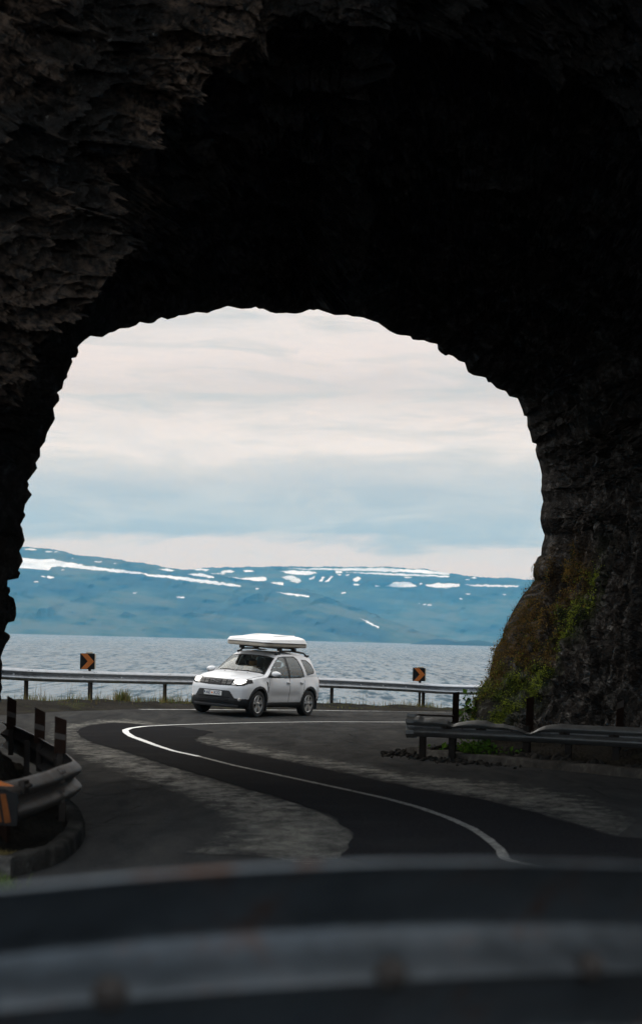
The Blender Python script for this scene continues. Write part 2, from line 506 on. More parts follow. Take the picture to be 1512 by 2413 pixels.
def make_sea():
    m = NT('sea_water')
    pos = m.new('ShaderNodeNewGeometry').outputs['Position']
    def nz(v, det, off):
        mp = m.new('ShaderNodeMapping'); mp.inputs['Scale'].default_value = v; mp.inputs['Location'].default_value = off
        mp.inputs['Rotation'].default_value = (0, 0, math.radians(5)); m.link(pos, mp.inputs['Vector'])
        t = m.new('ShaderNodeTexNoise'); t.inputs['Scale'].default_value = 1; t.inputs['Detail'].default_value = det; t.inputs['Roughness'].default_value = .62
        m.link(mp.outputs[0], t.inputs['Vector']); return t
    # wave facets: the surface normal is tilted by short wind waves riding on longer ones
    a = nz((.30, .028, 1), 4, (0, 0, 0)); b = nz((.060, .0045, 1), 4, (9, 4, 0)); b2 = nz((.02, .0012, 1), 3, (3, 1, 0))
    def c3(n, s):
        q = m.new('ShaderNodeVectorMath', operation='SUBTRACT'); m.link(n.outputs['Color'], q.inputs[0]); q.inputs[1].default_value = (.5, .5, .5)
        r = m.new('ShaderNodeVectorMath', operation='MULTIPLY'); m.link(q.outputs[0], r.inputs[0]); r.inputs[1].default_value = s; return r.outputs[0]
    ad = m.new('ShaderNodeVectorMath', operation='ADD'); m.link(c3(a, (.7, 3.8, 0)), ad.inputs[0]); m.link(c3(b, (.2, .9, 0)), ad.inputs[1])
    a2 = m.new('ShaderNodeVectorMath', operation='ADD'); m.link(ad.outputs[0], a2.inputs[0]); m.link(c3(b2, (.1, .3, 0)), a2.inputs[1]); ad = a2
    up = m.new('ShaderNodeVectorMath', operation='ADD'); m.link(ad.outputs[0], up.inputs[0]); up.inputs[1].default_value = (0, -.16, 1)
    no = m.new('ShaderNodeVectorMath', operation='NORMALIZE'); m.link(up.outputs[0], no.inputs[0])
    col = m.ramp(b.outputs['Fac'], [(.35, (.014, .042, .062)), (.65, (.035, .075, .098))])
    m.bsdf(col, .30, 0, no.outputs[0], IOR=1.33); return m.mat
M['sea'] = make_sea()

def make_hill(name, snow_floor):
    m = NT(name); pos = m.new('ShaderNodeNewGeometry').outputs['Position']
    mp = m.new('ShaderNodeMapping'); mp.inputs['Scale'].default_value = (.0014, .0014, .008); m.link(pos, mp.inputs['Vector'])
    a = m.noise(mp.outputs[0], 1.0, 8, .62, .3)
    mp2 = m.new('ShaderNodeMapping'); mp2.inputs['Scale'].default_value = (.006, .006, .03); m.link(pos, mp2.inputs['Vector'])
    b = m.noise(mp2.outputs[0], 1.0, 6, .65)
    bd = m.attr('band')
    col = m.ramp(bd, [(.25, (.012, .022, .026)), (.45, (.022, .038, .034)), (.6, (.040, .060, .036)), (.8, (.075, .080, .052))])
    col = m.mix(.35, col, m.ramp(b, [(.3, (.010, .020, .024)), (.7, (.060, .075, .055))]))
    s = m.ramp(m.attr('snow'), [(.32, 0), (.72, 1)])
    col = m.mix(m.math('MULTIPLY', s, m.ramp(b, [(.25, .55), (.6, 1)])), col, (.66, .72, .78))
    m.bsdf(col, .95, 0, Specular_IOR_Level=.05); return m.mat
M['hill'] = make_hill('fell_slope', 0)

# car
def make_carpaint():
    m = NT('white_car_paint'); c = m.coord('Object')
    dirt = m.ramp(m.noise(c, 5, 6, .7), [(.35, 0), (.8, .35)])
    sp = m.new('ShaderNodeSeparateXYZ'); m.link(c, sp.inputs[0])
    low = m.ramp(sp.outputs['Z'], [(.35, 1), (.75, 0)])
    col = m.mix(m.math('MULTIPLY', dirt, low), (.73, .74, .75), (.38, .35, .31))
    m.bsdf(col, .32, 0, None, Coat_Weight=.6, Coat_Roughness=.05); return m.mat
M['car_white'] = make_carpaint()
M['car_black'] = simple('black_trim_plastic', (.020, .020, .021), .62, 0, .3, 12, .15)
M['car_gloss_black'] = simple('gloss_black', (.006, .006, .007), .42, 0, .2, 6, Specular_IOR_Level=.25)
M['seam'] = simple('panel_gap', (.05, .05, .052), .8, 0, .1, 6)
M['tyre'] = simple('tyre_rubber', (.018, .018, .018), .8, 0, .3, 14, .3)
M['alloy'] = simple('alloy_rim', (.56, .55, .53), .32, .85, .1, 9)
M['rim_dark'] = simple('rim_recess', (.03, .03, .03), .6, .3, .2, 9)
M['grille_bar'] = simple('grille_bar_white', (.30, .29, .27), .35, .2, .05, 9)
M['interior'] = simple('cabin_fabric', (.022, .022, .024), .85, 0, .2, 12)
M['interior_tan'] = simple('tan_fabric', (.30, .17, .06), .85, 0, .2, 9)
M['tent_white'] = simple('tent_shell_white', (.83, .83, .81), .38, 0, .03, 4)
M['tent_base'] = simple('tent_base_beige', (.36, .32, .26), .6, 0, .12, 6)
M['plate'] = simple('number_plate_white', (.72, .72, .70), .45, 0, .05, 20)
M['plate_ink'] = simple('number_plate_ink', (.02, .025, .08), .5, 0, .1, 20)
M['plate_dot'] = simple('plate_sticker_orange', (.75, .22, .03), .5, 0, .1, 20)
M['tail_red'] = simple('tail_lamp_red', (.45, .03, .02), .25, 0, .1, 9)
M['indicator'] = simple('lamp_housing', (.55, .52, .48), .2, .5, .1, 20)

def make_glass(name, tint, ior):
    m = NT(name); c = m.coord('Object')
    g = m.new('ShaderNodeBsdfGlossy'); g.inputs['Roughness'].default_value = .03; g.inputs['Color'].default_value = (.9, .95, .95, 1)
    t = m.new('ShaderNodeBsdfTransparent')
    m.link(m.ramp(m.noise(c, 3, 2), [(0, tuple(.94 * t for t in tint)), (1, tint)]), t.inputs['Color'])
    fr = m.new('ShaderNodeFresnel'); fr.inputs['IOR'].default_value = ior
    x = m.new('ShaderNodeMixShader'); m.link(fr.outputs[0], x.inputs[0]); m.link(t.outputs[0], x.inputs[1]); m.link(g.outputs[0], x.inputs[2])
    m.link(x.outputs[0], m.out.inputs['Surface']); return m.mat
M['glass'] = make_glass('side_glass', (.90, .95, .94), 1.75)
M['glass_front'] = make_glass('windscreen_glass', (.72, .82, .80), 1.6)

def make_lamp(name, col, st):
    m = NT(name); c = m.coord('Object')
    e = m.new('ShaderNodeEmission'); e.inputs['Strength'].default_value = st
    m.link(m.ramp(m.noise(c, 30, 2), [(.2, tuple(.7 * x for x in col)), (.7, col)]), e.inputs['Color'])
    m.link(e.outputs[0], m.out.inputs['Surface']); return m.mat
M['lamp'] = make_lamp('lit_headlamp', (1.0, .95, .86), 7)
# ================================================================== camera
cam = bpy.data.cameras.new('camera'); cam_o = bpy.data.objects.new('camera', cam); COL.objects.link(cam_o)
cam.sensor_fit = 'HORIZONTAL'; cam.sensor_width = 36; cam.lens = 36 * FPX / 1512
cam.shift_y = (1500 - 1206.5) / 1512
cam.clip_start = .1; cam.clip_end = 40000
cam_o.matrix_world = Matrix(((CR, -SR, 0, 0), (0, 0, -1, 0), (SR, CR, 0, H0), (0, 0, 0, 1)))
cam.dof.use_dof = True; cam.dof.focus_distance = 53; cam.dof.aperture_fstop = 5.0
SC.camera = cam_o

# ================================================================== light
SUN_AZ = math.radians(48)      # measured from straight ahead (+Y) towards the left
SUN_EL = math.radians(48)
sun_dir = Vector((-math.sin(SUN_AZ) * math.cos(SUN_EL), math.cos(SUN_AZ) * math.cos(SUN_EL), math.sin(SUN_EL)))
sl = bpy.data.lights.new('sun', 'SUN'); sl.energy = 0.9; sl.angle = math.radians(40); sl.color = (1, .96, .90)
so = bpy.data.objects.new('sun', sl); COL.objects.link(so); so.rotation_euler = sun_dir.to_track_quat('Z', 'Y').to_euler()

w = bpy.data.worlds.new('World'); SC.world = w; w.use_nodes = True
wt = w.node_tree; wn = wt.nodes; wn.clear()
def wnew(t, **kw):
    n = wn.new(t)
    for k, v in kw.items(): setattr(n, k, v)
    return n
wo = wnew('ShaderNodeOutputWorld'); bg = wnew('ShaderNodeBackground'); bg.inputs['Strength'].default_value = .10
sky = wnew('ShaderNodeTexSky', sky_type='NISHITA', sun_disc=False); sky.sun_elevation = SUN_EL; sky.sun_rotation = -SUN_AZ
tc = wnew('ShaderNodeTexCoord'); sep = wnew('ShaderNodeSeparateXYZ'); wt.links.new(tc.outputs['Generated'], sep.inputs[0])
def wmath(op, a, b=None, clamp=False):
    n = wnew('ShaderNodeMath', operation=op, use_clamp=clamp)
    for s, i in ((a, 0), (b, 1)):
        if s is None: continue
        if hasattr(s, 'is_output'): wt.links.new(s, n.inputs[i])
        else: n.inputs[i].default_value = s
    return n.outputs[0]
def wnoise(scale, detail=5, rough=.55, off=(0, 0, 0), dist=0.0):
    mp = wnew('ShaderNodeMapping'); mp.inputs['Scale'].default_value = scale; mp.inputs['Location'].default_value = off
    wt.links.new(tc.outputs['Generated'], mp.inputs['Vector'])
    n = wnew('ShaderNodeTexNoise'); n.inputs['Scale'].default_value = 1; n.inputs['Detail'].default_value = detail
    n.inputs['Roughness'].default_value = rough; n.inputs['Distortion'].default_value = dist
    wt.links.new(mp.outputs[0], n.inputs['Vector']); return n.outputs['Fac']
def wramp(fac, stops):
    nd = wnew('ShaderNodeValToRGB'); cr = nd.color_ramp
    while len(cr.elements) < len(stops): cr.elements.new(.5)
    for e, (p, c) in zip(cr.elements, stops):
        e.position = p; e.color = (*c, 1) if hasattr(c, '__len__') else (c, c, c, 1)
    wt.links.new(fac, nd.inputs['Fac']); return nd.outputs['Color']
def wmix(fac, a, b, blend='MIX'):
    nd = wnew('ShaderNodeMix', data_type='RGBA', blend_type=blend)
    for s, i in ((fac, 0), (a, 6), (b, 7)):
        if hasattr(s, 'is_output'): wt.links.new(s, nd.inputs[i])
        elif hasattr(s, '__len__'): nd.inputs[i].default_value = (*s, 1)
        else: nd.inputs[i].default_value = s
    return nd.outputs[2]
def lin(r, g, b):
    return tuple(((c / 255 + .055) / 1.055) ** 2.4 if c > 10 else c / 255 / 12.92 for c in (r, g, b))

ZENITH = 2.6
z = sep.outputs['Z']
n1 = wnoise((9, 9, 42), 7, .62, (3.1, 0, 1.7), .8)
n2 = wnoise((30, 30, 120), 5, .6, (1.3, 0, .4), .3)
e = wmath('ADD', z, wmath('MULTIPLY', wmath('SUBTRACT', n1, .5), .032))
e = wmath('ADD', e, wmath('MULTIPLY', wmath('SUBTRACT', n2, .5), .011))
e = wmath('ADD', e, wmath('MULTIPLY', sep.outputs['X'], -.012))
fac = wmath('DIVIDE', e, .25, True)
SKY = [(-.02, (206, 206, 206)), (.030, (222, 216, 214)), (.0415, (219, 216, 216)), (.0475, (160, 176, 190)), (.060, (174, 186, 195)), (.073, (196, 201, 204)),
       (.082, (216, 216, 214)), (.090, (244, 238, 233)), (.104, (240, 231, 224)), (.116, (223, 214, 207)), (.130, (240, 229, 222)), (.155, (242, 235, 229)), (.25, (236, 234, 233))]
HAZE_SKY = [(-.02, (1, 1.16, 1.5))]
clouds = wramp(fac, [(max(0, a / .25), lin(*c)) for a, c in SKY])
# puffs and breaks inside the grey bank
pf = wramp(wnoise((16, 16, 60), 7, .62, (5.1, 0, .9), 1.0), [(.46, 0), (.66, 1)])
inb = wramp(wmath('DIVIDE', z, .25, True), [(.13, 0), (.17, 1), (.27, 1), (.33, .3)])
clouds = wmix(wmath('MULTIPLY', wmath('MULTIPLY', pf, inb), .55), clouds, lin(203, 211, 215))
dk = wramp(wnoise((8, 8, 95), 6, .6, (2.1, 0, 5.9), .6), [(.52, 0), (.70, 1)])
clouds = wmix(wmath('MULTIPLY', wmath('MULTIPLY', dk, inb), .45), clouds, lin(158, 174, 188))
# thin grey veils among the brighter cloud
veil = wramp(wnoise((11, 11, 75), 6, .6, (7.7, 0, 2.2), .6), [(.50, 0), (.68, 1)])
up = wramp(wmath('DIVIDE', z, .25, True), [(.30, 0), (.40, 1)])
clouds = wmix(wmath('MULTIPLY', wmath('MULTIPLY', veil, up), .75), clouds, lin(196, 200, 198))
sc_ = wnew('ShaderNodeVectorMath', operation='SCALE'); wt.links.new(clouds, sc_.inputs[0]); sc_.inputs['Scale'].default_value = 10.0
# an overcast sky is about twice as bright overhead as along the horizon
zen = wramp(z, [(.18, 0), (.65, 1)])
sc2 = wnew('ShaderNodeVectorMath', operation='SCALE'); wt.links.new(sc_.outputs[0], sc2.inputs[0])
wt.links.new(wmath('ADD', 1.0, wmath('MULTIPLY', zen, ZENITH - 1)), sc2.inputs['Scale'])
# unseen sky behind the viewer, tinted blue and brightened to light car and rail
backblue = wramp(wmath('MULTIPLY', sep.outputs['Y'], -1), [(.05, 0), (.5, .75)])
tinted = wmix(backblue, sc2.outputs[0], (10.0, 11.6, 13.5))
final = wmix(.93, sky.outputs[0], tinted)
wt.links.new(final, bg.inputs['Color']); wt.links.new(bg.outputs[0], wo.inputs['Surface'])

SC.view_settings.view_transform = 'Standard'; SC.view_settings.look = 'None'
SC.view_settings.exposure = 0; SC.view_settings.gamma = 1; SC.view_settings.use_curve_mapping = False
cy = SC.cycles
cy.max_bounces = 8; cy.diffuse_bounces = 4; cy.glossy_bounces = 4; cy.transparent_max_bounces = 12; cy.volume_bounces = 0
cy.use_denoising = True
cy.sample_clamp_indirect = 6

# ================================================================== traced lines on the road
FAR_EDGE_PX = [(-160, 1690), (0, 1686), (120, 1679), (260, 1673), (340, 1671), (600, 1672), (750, 1673), (900, 1675), (1070, 1677.5), (1200, 1680)]
RAIL_BASE_PX = [(-110, 1645.5), (60, 1648), (215, 1650), (392, 1652), (590, 1653.5), (786, 1656.5), (1000, 1666), (1125, 1671.5)]
far_edge = np.array([on_road(*p) for p in FAR_EDGE_PX])
rail_base = np.array([on_road(*p) for p in RAIL_BASE_PX])
d0 = rail_base[-1] - rail_base[-2]; d0 /= np.linalg.norm(d0)
rail_base = np.vstack([rail_base, rail_base[-1] + d0 * 6, rail_base[-1] + d0 * 14])
coast = np.vstack([[-70, 26, 0], [-24, 42, 0], [-13, 49.5, 0], rail_base, rail_base[-1] + d0 * 60])[:, :2]
coast_poly = np.vstack([coast, [coast[-1, 0] + 60, -60], [-90, -60]])   # land side

KERB_R_PX = [(958, 1776), (1000, 1785.5), (1055, 1790), (1131, 1797), (1244, 1808), (1338, 1818), (1512, 1836), (1640, 1850)]
kerb_r = np.array([on_road(*p) for p in KERB_R_PX])
KERB_L_PX = [(60, 1850), (110, 1873), (149, 1899), (176, 1925), (190, 1943), (196, 1958), (194, 1980), (182, 1999), (150, 2028), (112, 2046), (67, 2060), (30, 2066), (-40, 2073), (-140, 2078)]
kerb_l = np.array([on_road(*p) for p in KERB_L_PX])
isl_poly = np.vstack([[-3.9, 28.5], [-3.05, 24.0], kerb_l[1:, :2], [-6, 13], [-6, 28]])
berm_poly = np.vstack([kerb_r[:, :2], [12, 28], [12, 52], [4.6, 47.5], [2.6, 36.2]])

def ground_h(X, Y):
    p = np.stack([X, Y, 0 * X], -1)
    h = road_z(X, Y) - .07 + .018 * fbm(p * 3.1, 3, 5)
    h = h + (1 - sstep(4.0, 7.4, Y)) * .52
    isl = sd_poly(X, Y, isl_poly); h = h + .17 * sstep(.0, -.12, isl) + (.50 + .06 * fbm(p * 1.9, 3, 14)) * sstep(-.34, -.72, isl)
    be = sd_poly(X, Y, berm_poly)
    h = h + sstep(.0, -.15, be) * (.12 + .09 * fbm(p * 2.2, 3, 11).clip(-.5, .5)) + .30 * sstep(-1.6, -3.2, be)
    # verge between the asphalt and the crash barrier, then the drop to the shore
    c = sd_poly(X, Y, coast_poly)
    ve = sstep(-1.9, -.9, c)
    h = h + ve * (.07 + .05 * fbm(p * 1.7, 3, 21))
    h = h - np.maximum(0, c - .35) * (1.0 + .3 * vnoise(p * .3, 3)) - .12 * sstep(0, .5, c)
    return np.maximum(h, -22.0)

def axis(lo, hi, parts):
    a = []
    for (s, t, st) in parts: a += list(np.arange(s, t, st))
    return np.array(a + [hi])
gx = axis(-75, 95, [(-75, -12, 3.0), (-12, -6, .5), (-6, 9, .13), (9, 16, .5), (16, 95, 3.5)])
gy = axis(-30, 130, [(-30, 2, 2.0), (2, 12, .4), (12, 40, .16), (40, 74, .22), (74, 92, .6), (92, 130, 3)])
GX, GY = np.meshgrid(gx, gy)
GP = np.stack([GX, GY, ground_h(GX, GY)], -1)
dark_ground = np.clip(sstep(9, 6, GY) + sstep(.02, -.2, sd_poly(GX, GY, isl_poly)) + sstep(.02, -.2, sd_poly(GX, GY, berm_poly)), 0, 1) * (.75 + .35 * fbm(np.stack([GX, GY, 0 * GX], -1) * 1.6, 3, 51)).clip(.3, 1)  # darkened on island and berm; near strip darkened to dull the rail's reflection
tag(grid_obj('ground', GP, M['ground'], flip=False, attrs={'dark_ground': dark_ground}), kind='structure')

# ------------------------------------------------------------------ road sheets
def sheet(name, poly, mat, dz, step=.5, nrm=False):
    """flat-lying polygon, cut into a grid that follows the road surface"""
    poly = np.asarray(poly, float)[:, :2]
    bm = bmesh.new()
    vs = [bm.verts.new((x, y, 0)) for x, y in poly]
    bm.faces.new(vs)
    lo, hi = poly.min(0), poly.max(0)
    for ax in (0, 1):
        for t in np.arange(lo[ax] + step, hi[ax], step):
            co = [0, 0, 0]; co[ax] = t; no = [0, 0, 0]; no[ax] = 1
            bmesh.ops.bisect_plane(bm, geom=bm.verts[:] + bm.edges[:] + bm.faces[:], plane_co=co, plane_no=no, dist=1e-5)
    bm.normal_update()
    for v in bm.verts: v.co.z = float(road_z(v.co.x, v.co.y)) + dz
    bmesh.ops.recalc_face_normals(bm, faces=bm.faces[:])
    if sum(f.normal.z for f in bm.faces) < 0: bmesh.ops.reverse_faces(bm, faces=bm.faces[:])
    me = bpy.data.meshes.new(name); bm.to_mesh(me); bm.free(); me.materials.append(mat)
    me.polygons.foreach_set('use_smooth', np.ones(len(me.polygons), dtype=bool))
    return tag(link(bpy.data.objects.new(name, me)), kind='structure')

fe = resample(far_edge[:, :2], step=.7)
fe = fe + np.stack([0 * fe[:, 0], .10 * fbm(np.stack([fe[:, 0], fe[:, 1], 0 * fe[:, 0]], -1) * 1.1, 3, 8)], -1)
fr = fe[-1] + (fe[-1] - fe[-4]) / np.linalg.norm(fe[-1] - fe[-4]) * 30
road_poly = np.vstack([fe, [fr], [30, 70], [12, 55], [6, 46], [9, 36], [13, 25], [13, 6.4], [-7, 6.4], [-9, 14], [-8, 26], [-10, 42]])
sheet('road', road_poly, M['old_asphalt'], 0.0, .8)

NEW_PX = [(800, 2022), (832, 1983), (823, 1956), (781, 1928), (717, 1900), (634, 1875), (532, 1845), (440, 1818), (348, 1790), (284, 1769), (217, 1751), (191, 1737), (181, 1726),
          (191, 1716), (223, 1708), (264, 1704), (310, 1705.5), (363, 1710), (430, 1714), (503, 1726), (480, 1734), (461, 1741), (461, 1747), (480, 1755), (527, 1767), (585, 1777),
          (673, 1795), (760, 1813), (855, 1833), (993, 1862), (1131, 1885), (1269, 1919), (1352, 1942), (1453, 1974)]
np_ = np.array([on_road(*p)[:2] for p in NEW_PX])
np_ = np.vstack([np_, [[4.3, 17.2], [5.8, 13.5], [7.4, 8.2], [1.6, 8.0], [1.0, 12.5], [.55, 15.2]]])
np_ = resample(np.vstack([np_, np_[:1]]), step=.16)[:-1]
jit = np.stack([np_[:, 0], np_[:, 1], 0 * np_[:, 0]], -1)
np_ = np_ + np.stack([.035 * fbm(jit * 2.3, 3, 3), .10 * fbm(jit * 2.0, 3, 4)], -1)
sheet('road_resurfacing', np_, M['new_asphalt'], .006, .8)

GRIT_SHEEN_L = [(120, 1702), (176, 1706), (223, 1696), (293, 1692), (351, 1698), (405, 1709), (363, 1711), (310, 1706.5), (264, 1705), (223, 1709), (191, 1717), (181, 1727), (191, 1738), (217, 1752), (284, 1770), (348, 1791), (440, 1819), (532, 1846), (634, 1876), (717, 1901),
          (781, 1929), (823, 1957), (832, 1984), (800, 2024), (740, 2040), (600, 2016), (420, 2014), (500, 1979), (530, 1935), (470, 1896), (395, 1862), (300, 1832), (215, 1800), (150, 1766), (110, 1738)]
GRIT_SHEEN_R = [(470, 1735), (527, 1739), (600, 1754), (700, 1775), (763, 1787), (901, 1810), (1040, 1830), (1178, 1840), (1307, 1852), (1430, 1880), (1500, 1935), (1453, 1972), (1352, 1940), (1269, 1917), (1131, 1883), (993, 1860), (855, 1831), (760, 1811), (673, 1793), (585, 1775), (527, 1765), (485, 1753), (464, 1746)]
def grit(px, fall):  # strips of grit whose colour also carries the sheen on the asphalt
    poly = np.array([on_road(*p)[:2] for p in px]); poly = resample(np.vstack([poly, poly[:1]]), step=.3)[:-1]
    o = sheet('road_grit_sheen', poly, M['grit_sheen'], .0035, .30)
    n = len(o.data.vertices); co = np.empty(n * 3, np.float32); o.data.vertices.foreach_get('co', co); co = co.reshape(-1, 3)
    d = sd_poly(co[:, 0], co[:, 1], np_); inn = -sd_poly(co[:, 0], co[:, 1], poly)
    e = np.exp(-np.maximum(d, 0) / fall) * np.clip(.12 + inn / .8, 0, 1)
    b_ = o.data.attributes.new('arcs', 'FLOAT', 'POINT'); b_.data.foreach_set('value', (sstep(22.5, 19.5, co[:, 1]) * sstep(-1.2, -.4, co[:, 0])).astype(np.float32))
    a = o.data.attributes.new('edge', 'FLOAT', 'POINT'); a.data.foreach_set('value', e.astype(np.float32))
grit(GRIT_SHEEN_L, 1.3); grit(GRIT_SHEEN_R, 1.0)

def stripe(name, px, width, mat, dz, n=160, before=()):
    c = smooth_path(np.array(list(before) + [on_road(*p)[:2] for p in px]), n, 6)
    t = np.gradient(c, axis=0); t /= np.linalg.norm(t, axis=1)[:, None]
    nn = np.stack([-t[:, 1], t[:, 0]], -1)
    wv = (width(np.linspace(0, 1, n)) if callable(width) else width) * (1 + .10 * vnoise(np.stack([c[:, 0] * 5, c[:, 1] * 5, 0 * c[:, 0]], -1), 2))
    a, b = c + nn * wv[:, None] / 2, c - nn * wv[:, None] / 2
    P = np.stack([np.c_[a, road_z(a[:, 0], a[:, 1]) + dz], np.c_[b, road_z(b[:, 0], b[:, 1]) + dz]], 0)
    o = grid_obj(name, P, mat)
    bm = bmesh.new(); bm.from_mesh(o.data)
    bmesh.ops.recalc_face_normals(bm, faces=bm.faces[:])
    if sum(f.normal.z for f in bm.faces) < 0: bmesh.ops.reverse_faces(bm, faces=bm.faces[:])
    bm.to_mesh(o.data); bm.free()
    return tag(o, kind='structure')
LINE_PX = [(1203, 2050), (1189, 2029), (1178, 2006), (1150, 1981), (1113, 1956), (1058, 1931), (984, 1905), (911, 1885), (818, 1864), (717, 1842), (634, 1824), (551, 1806), (468, 1784.5),
           (410, 1772), (369, 1759), (340, 1748), (310, 1737), (297, 1728), (295, 1722), (307, 1717.5), (340, 1713), (410, 1709.5), (527, 1706), (644, 1703.5), (760, 1702.3), (971, 1703), (1110, 1705)]
stripe('road_centre_line', LINE_PX[12:], lambda t: .082 + .048 * sstep(0, .35, t), M['paint'], .012, 260)
stripe('road_centre_line', LINE_PX[1:13], .08, M['worn_line'], .012, 360, [(3.6, 8.4), (2.75, 12.0), (2.0, 14.6)])
EDGE_PX = [(330, 1672.5), (500, 1673), (750, 1674.5), (900, 1676.5), (1070, 1679), (1150, 1681)]
stripe('road_edge_line', EDGE_PX, .14, M['worn_paint'], .006, 120)

def kerb(name, line, w_, h_, side, mat):
    """rounded concrete kerb along a ground line; body lies on `side` (+1 left of travel)"""
    c = smooth_path(line[:, :2], 220, 10)
    t = np.gradient(c, axis=0); t /= np.linalg.norm(t, axis=1)[:, None]
    nn = np.stack([-t[:, 1], t[:, 0]], -1) * side
    prof = [(-.02, -.12), (-.004, h_ * .7), (.004, h_ * .92), (.016, h_ * .995), (.05, h_ + .004), (w_ - .02, h_ + .006), (w_, h_ * .9), (w_, -.12)]
    rows = []
    for (q, zz) in prof:
        p = c + nn * q
        pp = np.stack([p[:, 0], p[:, 1], 0 * p[:, 0] + zz], -1)
        rough = .007 * fbm(pp * 9, 3, 31) + .012 * fbm(pp * 1.1, 2, 33)
        rows.append(np.c_[p + nn * rough[:, None], road_z(c[:, 0], c[:, 1]) + zz + rough * (zz > 0)])
    o = grid_obj(name, np.stack(rows, 0), mat)
    bm = bmesh.new(); bm.from_mesh(o.data); bmesh.ops.recalc_face_normals(bm, faces=bm.faces[:]); bm.to_mesh(o.data); bm.free()
    return tag(o, kind='structure')
kerb('kerb', kerb_r, .22, .11, 1, M['concrete_kerb'])
kerb('kerb', kerb_l, .13, .13, -1, M['concrete_dark'])

# ------------------------------------------------------------------ sea and the far shore
SEA = -16.0
sx = np.array([-7500, -3000, -1000, -300, 0, 300, 1000, 3000, 7500.]); sy = np.array([56, 200, 500, 1000, 2500, 6000, 13200.])
SXX, SYY = np.meshgrid(sx, sy)
tag(grid_obj('sea', np.stack([SXX, SYY, 0 * SXX + SEA], -1), M['sea']), kind='structure')

def shore_v(u): return 1491.0 + .0272 * (np.asarray(u, float) - 20)
def ridge(name, sil, Y0, slope, u0, u1, nu, nv, snow, seed, relief, flat=False):
    sil = np.array(sil, float)
    U = np.linspace(u0, u1, nu)
    vt = np.interp(U, sil[:, 0], sil[:, 1]) + 1.2 * vnoise(np.stack([U * .06, 0 * U, 0 * U], -1), seed) + .7 * vnoise(np.stack([U * .22, 0 * U, 0 * U], -1), seed + 1)
    vb = shore_v(U) + 3
    T = np.linspace(0, 1, nv)[:, None]
    V = vb[None] + (vt - vb)[None] * T
    UU = np.broadcast_to(U[None], V.shape)
    up = np.maximum(0, vb[None] - V)
    pn = np.stack([UU * .010, V * .028, 0 * V], -1)
    gul = fbm(np.stack([(UU + V * .6) * .022, V * .006, 0 * V], -1), 4, seed + 5)
    Y = Y0 + up * slope + relief * np.minimum(1, up / 25) * (fbm(pn, 3, seed + 2) * .45 + gul * .10)
    Y = np.maximum.accumulate(Y - up * .8, axis=0) + up * .8
    P = at(UU, V, Y)
    sn = np.full(V.shape, -9.)
    jx = 3.0 * fbm(np.stack([UU * .12, V * .3, 0 * V], -1), 3, seed + 8); jy = 1.3 * fbm(np.stack([UU * .12, V * .3, 0 * V + 9], -1), 3, seed + 9)
    for poly in snow: sn = np.maximum(sn, -sd_poly(UU + jx, V + jy, poly))
    back = [P[-1] + np.array([0, 150. * k, -40. * k * k]) for k in (1, 2, 4)]
    P = np.concatenate([P, np.stack(back, 0)], 0)
    s = np.concatenate([np.clip(.5 + sn * .26 + .10 * fbm(np.stack([UU * .35, V * .7, 0 * V], -1), 3, seed + 12) * (sn > -2.5), 0, 1), np.zeros((3, nu))], 0)
    tilt = V - np.interp(UU, sil[:, 0], sil[:, 1]) * .75
    band = .5 + .38 * fbm(np.stack([UU * .006, tilt * .050, 0 * V], -1), 5, seed + 20) + .16 * fbm(np.stack([UU * .03, tilt * .16, 0 * V], -1), 4, seed + 21)
    band = band - np.where(name.startswith('head'), .22, 0) + .10 * sstep(.5, .05, T) * name.startswith('fell')
    band = np.concatenate([band, np.full((3, nu), .5)], 0)
    o = grid_obj(name, P, M['hill'], attrs={'snow': s, 'band': band})
    return tag(o, kind='structure')

def z6(l): return [(x / 2.422 + 23.6, y / 2.422 + 1272.1) for x, y in l]
def z7(l): return [(x / 2.2133 + 588.9, y / 2.2133 + 1295.6) for x, y in l]
def blob(x, y, rx, ry): return [(x + rx * math.cos(a), y + ry * math.sin(a)) for a in np.linspace(0, 6.283, 10)[:-1]]
front_snow = [z6([(-200, 92), (60, 100), (160, 112), (240, 110), (300, 122), (450, 150), (600, 168), (745, 185), (755, 197), (600, 185), (440, 167), (330, 157), (280, 150), (235, 158), (225, 174), (150, 167), (60, 160), (-200, 150)]),
    z6([(753, 191), (850, 201), (1000, 213), (1150, 235), (1280, 255), (1315, 259), (1312, 269), (1200, 257), (1050, 242), (900, 220), (780, 205)]),
    z6([(1020, 194), (1080, 190), (1165, 212), (1160, 218), (1050, 206)]), z6([(835, 166), (900, 164), (940, 174), (900, 179)]),
    z6([(80, 49), (150, 53), (155, 60), (85, 58)]), z6([(205, 204), (225, 205), (260, 219), (215, 218)]),
    z6(blob(508, 124, 20, 4)), z6([(955, 321), (985, 325), (1000, 334), (970, 334)]), z6(blob(714, 304, 11, 4)), z6(blob(222, 67, 18, 3)), z6(blob(262, 70, 14, 3)), z6(blob(358, 107, 9, 3)),
    z6(blob(190, 211, 12, 3)), z6(blob(302, 171, 7, 4)), z6(blob(150, 240, 12, 3)), z6(blob(1410, 280, 12, 4)), z6(blob(596, 134, 10, 3)),
    z7([(135, 219), (230, 229), (308, 239), (305, 246), (200, 236)]), z7([(572, 353), (620, 376), (675, 404), (672, 411), (615, 384)])]
